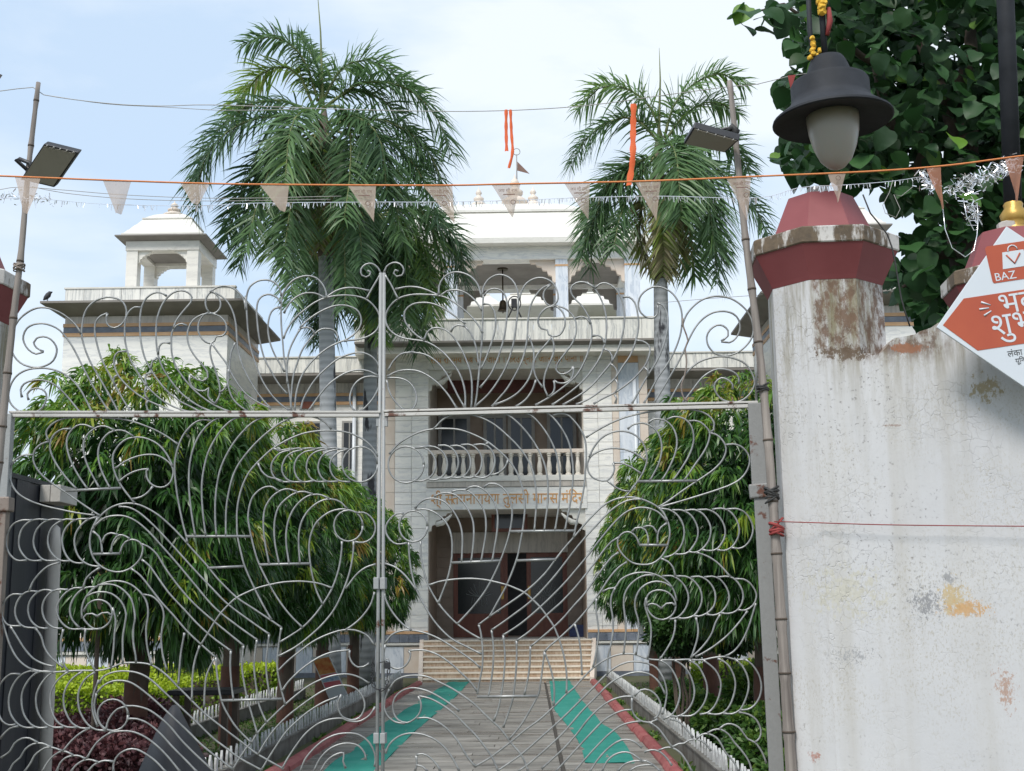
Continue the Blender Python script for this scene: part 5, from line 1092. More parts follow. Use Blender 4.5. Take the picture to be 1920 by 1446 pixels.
string('thin upper wire running from the bamboo to the hanging lamp', [(1372, 162), (1420, 158), (1484, 142), (1514, 138)], 6.05, .0022)
string('second thin wire sagging from the bamboo top', [(82, 178), (200, 195), (310, 201), (420, 207), (560, 205)], 6.24, .0018)
string('pair of pale wires stretched below the pennants beside the kiosk', [(-60, 372), (20, 352), (100, 355), (240, 366), (420, 372), (640, 368)], 6.3, .0018)
string('lower pale wire stretched below the pennants beside the kiosk', [(60, 350), (120, 362), (240, 373), (400, 377), (620, 374)], 6.34, .0018)
string('black cable running down from the maroon cap over the wall', [(1618, 365), (1632, 400), (1664, 440), (1678, 490), (1690, 560), (1706, 612)], 5.74, .004, 'black_wire', 'cable', 'black_cable')
string('thin dark red cord stretched across the face of the boundary wall', [(1452, 978, 5.99), (1520, 980, 5.84), (1650, 984, 5.79), (1800, 986, 5.76), (1930, 987, 5.73), (2060, 988, 5.7)], 5.77, .0026, 'red_strap', 'cord', 'stretched_cord')
string('thin wire crossing behind the gate scrolls before the roof pavilion', [(1236, 568), (1330, 560), (1430, 553)], 6.6, .0015)
def ribbon(label, pts, w_, Y=6.2):
    p = catmull([P(a, c, Y) for a, c in pts], .02); mm = MB(); mm.sm = True
    for i, q_ in enumerate(p):
        a = .5 * math.sin(i * .5); d_ = Vector((math.cos(a), math.sin(a) * .7, 0)) * w_ * (1 + .15 * math.sin(i * 1.7)); mm.v += [tuple(q_ - d_), tuple(q_ + Vector((0, -.006, 0))), tuple(q_ + d_)]
    for i in range(len(p) - 1):
        for j in (0, 1): mm.f.append((i * 3 + j, i * 3 + j + 1, i * 3 + j + 4, i * 3 + j + 3))
    tag(mm.build('orange_ribbon', 'ribbon', origin=p[0]), label, 'ribbon', 'orange ribbons hanging from the upper wire')
ribbon('short thin orange ribbon hanging before the open sky', [(949, 206), (949, 245), (950, 284)], .009); ribbon('longer thin orange ribbon curling above the temple flag', [(957, 206), (959, 250), (961, 285), (954, 316)], .008)
ribbon('wide crumpled orange ribbon hanging before the palm', [(1188, 195), (1187, 250), (1186, 300), (1179, 348)], .016)
rp_ = [P(1477, 142, 6.0), P(1492, 140, 6.0), P(1483, 168, 6.0)]; tag(MB().prism(rp_, (0, .003, 0)).build('red_pennant', 'red_strap', origin=rp_[0]), 'tiny red pennant on the upper wire beside the lamp', 'pennant')

# ------------------------------------------------------------------ things inside the gate
b0, b1 = P(-40, 1100, 7.3), P(92, 1100, 8.1); zt0, zt1 = zs(893, 7.3, 0), zs(915, 8.1, 92)
booth = thing('gate_booth', ((b0.x + b1.x) / 2, 7.7, 0), 'dark sheet metal booth with a pale concrete ledge behind the gate', 'booth')
zt_ = (zt0 + zt1) / 2
xin = b1.x; xo = b0.x - .9
n = 6
for i in range(n):                               # ribbed sheets facing the path and the street
    y0, y1 = 7.1 + i * .2, 7.1 + (i + 1) * .2
    bx('wall_sheet', 'booth_metal', booth, xin - .03 - .008 * (i % 2), xin - .008 * (i % 2), y0, y1, 0, zt_)
for i in range(6):
    x0_, x1_ = xo + i * (xin - .04 - xo) / 6, xo + (i + 1) * (xin - .04 - xo) / 6
    bx('wall_sheet', 'booth_metal', booth, x0_ + .002, x1_ - .002, 7.08 + .008 * (i % 2), 7.11, 0, zt_)
bx('roof_sheet', 'booth_metal', booth, xo, xin + .002, 7.06, 8.32, zt_ + .001, zt_ + .03)
lz = zs(932, 8.1, 110)
for i in range(2): bx('ledge_block', 'cement_white', booth, xin + .003 + i * .068, xin + .068 + i * .068, 7.85, 8.15, lz - .055, lz + .055, .004)
cpz = [P(104, 990, 8.0), P(102, 1100, 8.0), P(92, 1446, 8.0)]; cb = P(86, 1446, 8.0); cb.z = 0; d_ = P(104, 990, 8.0)
mm = MB().tube([cb, cb.lerp(d_, .5), cb.lerp(d_, .93), d_, d_ + Vector((0, 0, .02))], [.042, .042, .042, .03, .008], 10); tag(mm.build('concrete_post', 'cement_white', origin=cb), 'pale round-topped concrete post leaning beside the dark booth', 'post')
ip = P(190, 1060, 11.3); root = thing('iron_stake', (ip.x, 11.3, 0), 'thin rusty stake with wire tied round its top, before the largest tree', 'stake')
MB().tube([(ip.x, 11.3, 0), (ip.x, 11.3, ip.z)], .022, 8).build('stake_rod', 'bark', root)
MB().tube([(ip.x + .04 * math.cos(a) + .02, 11.27, ip.z - .05 + .045 * math.sin(a)) for a in [i * math.pi / 6 for i in range(13)]], .007, 6).build('wire_ring', 'yellow_paint', root)
MB().tube([(ip.x + .05 * math.sin(i * .9), 11.26, ip.z + .06 - .03 * i) for i in range(12)], .006, 5).build('wire_twist', 'black_wire', root)
ty = 13.0; tx0, tx1 = xs(326, ty, 1300), xs(446, ty, 1300); tz = zs(1292, ty, 380); root = thing('steel_table', ((tx0 + tx1) / 2, ty, 0), 'dark bare table standing in the tree row behind the pickets', 'table')
bx('table_top', 'black_iron', root, tx0, tx1, ty - .25, ty + .3, tz - .05, tz, .008)
for x_ in (tx0 + .08, tx1 - .08):
    for y_ in (ty - .2, ty + .25): bx('leg', 'bark', root, x_ - .03, x_ + .03, y_ - .03, y_ + .03, 0, tz - .051)
ap = P(329, 1322, 9.6); root_o = ap.copy(); root_o.z = 0
mm = MB(); rg = []
for i in range(9):                               # a cover draped to a peak
    k = i / 8; zz = ap.z * (1 - k ** 1.15); wl = .02 + .32 * k ** .9; wr = .02 + .5 * k ** 1.15; dpt = .05 + .45 * k
    rg.append([(ap.x - wl, 9.6 - dpt * .5, zz), (ap.x + .015 * k, 9.6 - dpt, zz), (ap.x + wr * .6, 9.6 - dpt * .75, zz), (ap.x + wr, 9.6, zz), (ap.x + wr * .3, 9.6 + dpt * .8, zz), (ap.x - wl * .8, 9.6 + dpt * .6, zz)])
mm.v = [q_ for r in rg for q_ in r]; mm.sm = True
for i in range(8):
    for j in range(6): mm.f.append((i * 6 + j, (i + 1) * 6 + j, (i + 1) * 6 + (j + 1) % 6, i * 6 + (j + 1) % 6))
mm.f.append(tuple(range(6))); tag(mm.build('draped_cover', 'tarp', origin=root_o), 'dark grey tarpaulin cover draped to a peak beside the maroon plants', 'cover')
q = [P(588, 1232, 20), P(621, 1226, 20), P(643, 1284, 20), P(608, 1290, 20)]
root = thing('poster_board', ((q[2].x + q[3].x) / 2, 20, 0), 'leaning poster board printed red, pink and blue behind the pickets', 'poster')
bl = [Vector((p.x, p.y - .25 * (1 - i // 2), p.z)) for i, p in enumerate(q)]
dn = [bl[3] + (bl[3] - bl[0]) * .5, bl[2] + (bl[2] - bl[1]) * .5]
MB().prism([bl[0], bl[1], dn[1], dn[0]], (0, .02, 0)).build('board', 'sign_white', root)
def band(u0, u1, mat, ml=.06):
    e = [bl[0].lerp(bl[3], u0), bl[1].lerp(bl[2], u0), bl[1].lerp(bl[2], u1), bl[0].lerp(bl[3], u1)]; c_ = [e[0].lerp(e[1], ml), e[1].lerp(e[0], ml), e[2].lerp(e[3], ml), e[3].lerp(e[2], ml)]
    MB().prism([p + Vector((0, -.002, 0)) for p in c_], (0, -.002, 0)).build('print', mat, root)
band(.08, .58, 'poster_a'); band(.60, .68, 'poster_b'); band(.70, .82, 'poster_c'); band(.84, 1.0, 'poster_b')

# ------------------------------------------------------------------ the double gate
# The outlines of the bent rods, read off enlarged views; each view has an origin and a scale and is turned into
# metres on the upright plane in which that leaf stands.
VIEW = {'U1': (0, 480, 4), 'U2': (360, 480, 4), 'U3': (700, 480, 4), 'U4': (1040, 480, 4),
        'L1': (0, 760, 4.8), 'L2': (0, 960, 4.8), 'L3': (0, 1146, 4.8), 'M1': (340, 760, 4.8), 'M2': (340, 960, 4.8), 'M3': (340, 1146, 4.8),
        'N1': (680, 760, 4.8), 'N2': (680, 960, 4.8), 'N3': (680, 1146, 4.8), 'Q1': (1060, 760, 4.8), 'Q2': (1060, 960, 4.8), 'Q3': (1060, 1146, 4.8)}
LEFT = """
U1
325,718 270,735 215,705 180,650 175,600 200,545 250,515 320,507 390,525 450,560 510,630 560,710 620,830 680,945 740,1050 815,1165
325,718 275,690 253,650 275,618 325,605 380,625 420,675 425,725 400,785 350,820 280,837 210,828 150,800 105,750 85,690 85,610 105,540 160,460 250,400 340,388 450,425 540,490 590,550 608,585
690,1172 650,1090 600,1000 540,930 470,880 390,850 310,842 220,850 150,880 100,930 70,1000 65,1070 90,1120 130,1155 180,1175 240,1178 290,1160 330,1120 350,1060 335,1015 290,993 240,1000 205,1035 215,1080
600,1172 550,1110 500,1050 440,990 380,950 310,930 240,935 180,960 155,1005 165,1060
805,432 795,485 815,525 860,540 910,515 940,470 948,410 925,350 870,318 800,310 720,335 660,385 628,450 615,530 612,590 635,690 680,800 740,905 800,1010 850,1100 885,1168
805,432 760,448 720,490 710,560 725,650 760,770 820,890 880,1000 930,1090 980,1168
1055,388 1010,385 965,420 940,480 935,560 942,660 975,770 1030,870 1100,975 1200,1070 1300,1130 1410,1168
945,715 890,720 860,755 855,810 880,885 940,960 1020,1030 1100,1080 1200,1125 1300,1168
885,895 860,905 850,940 860,975
1250,300 1200,275 1150,280 1100,315 1065,375 1050,460 1050,560 1060,660 1085,760 1130,850 1190,940 1260,1020 1350,1090 1430,1130 1500,1168
1180,765 1145,785 1135,820 1130,850
1140,875 1100,885 1090,930 1100,975
1100,980 1085,1010 1090,1050 1110,1075
1110,1085 1095,1110 1105,1150 1120,1168
1300,545 1320,490 1370,420 1430,350 1440,310 1410,275 1360,260 1300,275 1240,330 1200,400 1175,490 1170,590 1175,680 1185,740 1215,830 1270,920 1340,1010 1420,1080 1500,1130 1590,1168
1275,655 1225,650 1195,680 1185,740
1400,525 1365,508 1320,525 1290,575 1285,650 1290,740 1320,830 1380,920 1440,990 1520,1060 1610,1120 1720,1168
1590,432 1520,440 1450,480 1415,540 1405,610 1420,680 1460,750 1510,810 1555,870 1560,910 1520,938 1480,930 1440,900 1425,888
1425,890 1420,930 1440,980 1490,1010 1540,1010 1565,990 1560,1050 1590,1090 1615,1110
1590,432 1650,455 1695,510 1695,570 1665,600 1620,605 1610,635 1585,655 1540,645 1500,600 1485,550 1495,490 1530,440 1560,428
1560,425 1610,430 1645,400 1655,355 1635,305 1590,270 1555,300 1540,350 1550,395 1570,428
1575,275 1620,240 1690,225 1750,245 1800,285 1835,345 1845,405
1590,270 1650,295 1710,350 1750,430 1770,520 1775,600 1785,700 1810,800 1855,900 1920,1010 1980,1090 2030,1140
1585,655 1575,710 1590,790 1620,870 1640,940 1650,1000 1645,1050 1615,1108
1590,660 1640,730 1690,795 1715,840 1740,890 1790,970 1850,1040 1930,1095 2035,1145
1765,650 1735,720 1725,790 1720,850 1710,950 1670,1010 1645,1025
1715,850 1705,920 1715,990 1740,1060 1780,1110 1850,1162
U2
395,330 400,410 405,300
670,300 660,250 620,200 560,180 490,190 435,230 412,290 408,360 412,450 420,560 435,670 470,790 520,920 580,1020 650,1100 730,1160
665,355 640,315 590,290 540,295 500,330 485,400 490,500 505,620 540,760 590,860 650,960 715,1035
665,385 630,390 595,420 575,480 570,560 585,650 620,740 660,810 695,870
745,1160 740,1100 730,1020 715,930 705,850 690,760 680,640 670,520 668,400 675,310 690,270 720,220 780,170 860,150 930,165 980,215 1005,270 1008,312
690,430 720,370 780,310 850,280 920,280 970,300 1000,315
1000,315 1080,262 1160,240 1240,242 1330,262
685,620 720,540 780,460 850,400 920,350 1000,315 1100,297 1200,298 1290,318 1350,360 1395,420 1410,480 1390,550 1330,600 1250,625 1140,638
810,540 870,480 950,425 1050,380 1130,370 1200,385 1250,420 1270,480 1255,540 1200,600 1140,635 1110,645 1020,690 930,760 860,840 810,930 780,1040 770,1160
810,545 860,535 905,555 920,590
1085,640 1090,590 1060,555 1000,545 950,560 890,620 830,700 790,800 760,900 748,1000 742,1090 745,1160
810,550 770,620 730,710 715,800 712,880 715,960
1410,850 1390,800 1340,750 1270,725 1190,735 1100,770 1010,840 930,920 870,1010 830,1090 815,1160
1395,900 1340,870 1270,855 1190,865 1110,900 1030,960 960,1040 910,1110 870,1165
1400,910 1340,903 1270,920 1215,970 1185,1050 1190,1120 1220,1165
1412,930 1395,1000 1350,1080 1290,1145 1260,1165
1415,130 1395,90 1350,58 1300,65 1268,100 1272,145 1305,160 1335,145 1338,120 1315,112
1412,140 1370,210 1330,280 1310,320
L1
1600,350 1500,280 1400,225 1280,175 1150,135 1000,115 850,110 700,110 580,120 490,155 430,210 415,260 440,325
640,215 570,213 500,250 460,310 450,390 480,480 540,580 610,670 690,755
840,205 760,175 690,185 630,240 600,320 610,420 650,530 710,640 785,750
1030,225 950,190 880,195 810,240 760,310 750,400 775,510 825,620 895,745
1200,280 1130,235 1060,225 980,250 915,320 885,400 885,480 910,580 950,670 990,745
1555,550 1500,440 1420,350 1320,300 1230,288 1140,305 1070,360 1020,440 1015,520 1030,600 1070,690 1130,780 1210,880
1035,570 1120,510 1220,465 1320,445 1410,450 1490,490 1545,545 1560,610 1535,690 1480,735 1410,735 1350,700 1318,640 1318,590 1338,575
1338,575 1280,578 1200,600 1120,645 1070,690
1375,730 1330,785 1270,825 1190,845
445,325 370,350 310,410 298,490 330,570 400,650 500,725 600,790 750,895 900,995
300,448 230,445 160,475 105,540 85,620 110,720 170,800 270,860 400,905 550,940 700,970 850,990
590,770 1090,745
835,1120 870,1040 930,970 1010,915 1110,885 1220,888 1320,925 1420,985 1520,1070 1620,1170 1720,1285 1860,1440 1920,1515 1985,1590 2130,1730 2280,1830 2430,1930 2532,2000
1070,912 1160,920 1250,965 1350,1050 1450,1150 1560,1270 1740,1470 1920,1660 2050,1790 2250,1940 2422,2060
845,1090 930,1020 1020,995 1120,998 1220,1040 1330,1130 1450,1260 1600,1430 1750,1610 1930,1820 2130,1980 2312,2110
M1
268,140 190,130 110,165 30,250 -20,350 -55,480 -60,600 -40,790 -5,980 20,1090 45,1180 52,1240
495,110 430,100 350,110 270,150 190,230 130,330 90,450 70,580 68,730 80,880 100,1030 125,1175
690,115 620,105 540,105 460,130 370,210 300,310 240,430 205,560 185,700 185,850 200,1030 220,1175
930,110 850,95 750,105 650,150 560,230 470,340 400,460 350,580 320,720 305,870 305,1030 315,1175
1350,215 1300,160 1220,115 1110,95 990,115 890,160 780,240 680,330 590,430 510,540 460,650 425,790 405,920 400,1050 400,1175
1775,460 1720,380 1640,310 1540,260 1440,235 1330,228 1200,235 1080,260 960,310 830,385 720,480 620,590 560,700 520,830 500,960 500,1080 505,1180 540,1340 570,1450 640,1610 720,1770 810,1930
40,1180 625,1180
870,770 820,735 760,735 700,765 640,830 610,920 600,1010 610,1090 630,1190 660,1310 700,1430 790,1610 880,1760 980,1890 1090,2000
1040,780 970,755 900,765 820,820 760,910 740,1000 740,1120 755,1250 790,1428
1180,800 1110,778 1040,785 960,830 880,910 845,1010 835,1120 845,1260 880,1428
1330,840 1260,808 1180,805 1100,840 1020,920 970,1020 945,1130 945,1260 970,1428
1490,930 1430,870 1350,845 1260,860 1170,920 1100,1010 1065,1110 1055,1230 1068,1426
1590,970 1490,938 1400,940 1310,975 1220,1050 1170,1150 1150,1260 1155,1380 1180,1540 1220,1680 1275,1795
700,1435 1160,1425
o 1503,1085 130,140
1580,970 1640,965 1700,1000 1740,1060 1745,1130 1710,1200 1640,1235 1560,1230
880,410 960,395 1010,400 980,405 890,430 825,500 808,570 830,640 890,685 980,690
825,385 880,410
690,520 720,590 780,645 850,660 910,685
980,400 1060,385 1100,400 1010,420 940,470 905,560 920,630 980,685 1090,690
1090,395 1160,385 1210,400 1110,420 1040,480 1015,560 1035,640 1090,690 1190,680
1200,395 1280,382 1320,395 1220,415 1150,470 1125,560 1150,640 1210,685 1310,685
1320,390 1390,382 1420,395 1330,415 1260,465 1230,560 1255,640 1310,685 1410,685
1410,395 1470,390 1510,395 1430,415 1360,470 1335,550 1360,630 1420,680 1520,690
o 1608,532 160,160
M2
1445,265 1440,370 1415,520 1360,680 1280,820 1190,940 1090,1040 980,1115 880,1175
1550,265 1545,380 1515,540 1460,700 1380,870 1270,1010 1140,1130 1020,1220 870,1300
175,1195 240,1090 300,990 360,905 430,830 500,770 600,720 700,680 800,655 900,635 1030,625 1150,630 1260,650 1355,685
235,505 565,490
1750,470 1660,500 1570,570 1480,690
1740,720 1700,840 1620,950 1540,1020 1480,1060
870,1430 960,1340 1060,1260 1180,1170 1300,1110 1420,1070 1520,1060 1600,1075 1680,1120 1735,1195
900,1040 885,1130 870,1250 862,1370 870,1460 890,1560 915,1660 935,1733
790,1103 775,1230 763,1350 768,1470 785,1590 803,1680
680,1150 662,1280 655,1400 662,1490 680,1620 700,1740 765,1895
560,1203 548,1320 545,1400 560,1510 590,1670 630,1810 685,2000
445,1250 440,1390 452,1560 470,1695
310,1310 320,1450 345,1630 372,1730 420,1825 500,1945 630,2078
L2
1270,290 1330,310 1410,380 1490,510 1600,660 1740,820 1932,990 2192,1203
1275,430 1340,480 1420,590 1520,730 1650,870 1780,1010 1920,1135 2077,1250
1180,510 1260,570 1350,680 1450,810 1560,930 1680,1070 1812,1195 1942,1310
880,50 830,150 808,250 815,340 850,430 910,490 990,530 1080,540 1170,510 1240,450 1275,390 1285,310 1255,270 1190,248 1130,270 1095,320 1080,375
1080,375 840,380
835,175 890,220 912,290 920,375
920,280 945,215 1000,190 1060,205
1000,370 1010,290 1050,220 1100,208 1150,230 1165,245
290,75 200,75 120,110 70,190 55,280 80,370 150,435 240,435
430,75 350,65 270,85 200,150 170,250 180,340 240,420 300,440 375,435
560,75 480,65 400,90 330,160 300,260 320,350 380,425 450,440 530,435
680,75 600,65 530,90 460,150 430,250 450,350 520,425 580,443 630,440
800,65 730,62 660,80 590,150 558,250 580,360 630,435 690,460 750,460
880,45 800,65 730,120 680,200 670,290 700,390 760,455 830,485 900,490
535,455 430,490 350,560 290,640 265,710
900,500 830,545 770,610 750,690
200,745 120,740 60,780 20,850 15,930 50,1000 100,1025 190,1025
350,720 270,712 200,745 150,820 135,900 160,985 220,1035 330,1045
490,715 400,700 330,730 270,800 252,890 280,980 350,1040 430,1048
610,700 520,698 450,730 395,800 380,890 410,980 480,1040 560,1050
740,685 670,685 600,720 540,790 510,870 530,960 590,1030 650,1055 740,1052
870,675 780,680 710,720 650,800 628,890 650,970 710,1040
740,960 735,880 760,790 820,710 900,655 1000,625 1090,625 1180,655 1260,720 1310,790 1330,860 1330,950 1315,1050 1320,1180 1340,1290 1365,1380
880,660 960,650 1050,665 1130,720 1180,785 1205,870 1215,960 1200,1050 1200,1180 1220,1290 1225,1355
775,765 840,730 920,720 1000,735 1070,785 1110,840 1135,920 1125,1000 1105,1130 1105,1260 1105,1360
750,900 790,830 850,795 920,795 980,830 1010,890 1000,960 970,1010 910,1050 840,1050 780,1000 750,950 780,920 830,915 875,940
875,940 920,910 970,905 1000,930
1010,860 1035,940 1040,1010 1030,1100 1020,1250 1000,1400
1290,745 1360,755 1420,800 1460,860 1475,940 1460,1040 1450,1150 1465,1290 1500,1420
740,1055 830,1057 910,1050
15,960 50,1080 90,1200 150,1310 220,1380 290,1420
95,1030 150,1120 220,1230 300,1320 400,1370 490,1390
320,1045 370,1120 400,1220 460,1310 570,1400
570,1055 550,1150 550,1260 575,1370 610,1430
770,1055 760,1150 780,1270 820,1360 855,1425
L3
180,570 100,565 30,620 -20,700 -35,800 -20,900 20,990 80,1025 140,1020
350,545 270,540 190,575 120,660 80,780 85,890 120,970 180,1030 250,1050 310,1045
480,550 400,540 320,560 250,630 200,730 195,840 220,940 280,1020 350,1050 430,1045
620,540 540,545 460,560 380,640 330,740 325,840 350,930 410,1010 480,1045 570,1045
615,545 550,590 490,660 455,750 455,850 480,940 530,1010 610,1045 690,1045
740,545 670,590 610,660 575,750 575,850 600,930 650,1010 720,1050 800,1055
855,550 790,590 740,650 705,740 705,840 730,930 790,1020 860,1065 950,1075
290,525 390,545 490,550 610,540 720,535 850,535 920,530 1000,510 1100,470 1230,465 1360,485 1480,560 1600,680 1720,800 1842,920 2032,1070 2222,1215 2322,1290 2552,1420
890,650 930,590 1020,550 1130,540 1250,560 1360,620 1480,730 1620,860 1780,1010 1920,1145 2032,1230 2152,1320 2352,1430
870,740 920,680 1000,635 1090,625 1180,645 1280,710 1400,810 1540,940 1700,1090 1800,1190 1920,1290 2092,1420
1130,855 1220,855 1330,885 1430,950 1530,1040 1640,1170 1760,1290 1922,1440
1150,970 1230,970 1330,1010 1440,1100 1560,1230 1680,1350 1770,1445
1000,1090 1080,1080 1190,1085 1300,1130 1410,1210 1510,1310 1620,1445
o 1015,935 138,142
1130,860 1060,880 1000,940 965,1010 955,1075
890,620 850,720 830,830 840,930 880,1040
870,740 848,840 860,930 895,1010 950,1075
810,1050 720,1100 640,1170 590,1230 565,1265
1000,1090 920,1140 850,1210 780,1325
10,1320 90,1260 130,1190 200,1145 270,1145 340,1185
80,1445 120,1370 180,1320 230,1240 300,1195 380,1190 460,1225
220,1445 280,1360 310,1300 370,1250 430,1225 500,1235 560,1260
380,1445 430,1360 490,1295 560,1260 620,1275 660,1300
510,1445 540,1370 590,1320 660,1300 720,1305 770,1330
640,1445 680,1390 760,1340 830,1340 880,1360
790,1445 850,1380 940,1345 1020,1355
1020,1445 1025,1360 1070,1290 1150,1245 1230,1245 1310,1285 1400,1350 1490,1445
165,1035 90,1055 30,1110 0,1150
1660,195 1625,400 1605,660
1797,310 1752,450 1732,600 1727,800
1927,430 1862,570 1842,720 1837,865
M3
905,720 960,640 1050,550 1150,470 1270,400 1380,365 1515,350
1515,352 1512,410 1540,470 1590,505 1640,500 1690,470
460,1430 520,1330 590,1225 630,1185 680,1105 760,1010 840,930 935,840 1040,750 1150,670 1270,610 1390,575 1500,568 1600,595 1690,650
690,1290 760,1170 850,1050 950,950 1050,870 1160,790 1270,720 1390,675 1480,668 1560,690 1620,750 1650,830 1640,900 1600,960 1530,980 1450,950 1415,890 1410,820 1440,750
720,1430 780,1330 850,1220 940,1090 1040,990 1150,900 1280,820 1410,770
905,1420 960,1320 1040,1200 1120,1100 1220,1020 1330,975 1450,965 1490,985 1580,995 1640,975 1700,930 1745,860
1070,1445 1110,1340 1180,1250 1270,1170 1380,1115 1490,1098 1590,1110 1670,1160 1720,1230 1745,1310 1740,1400
1190,1445 1240,1340 1320,1250 1420,1200 1520,1190 1600,1215 1650,1280 1660,1340
1250,1445 1300,1360 1370,1300 1460,1275 1455,1350 1480,1415
360,805 905,790
"""
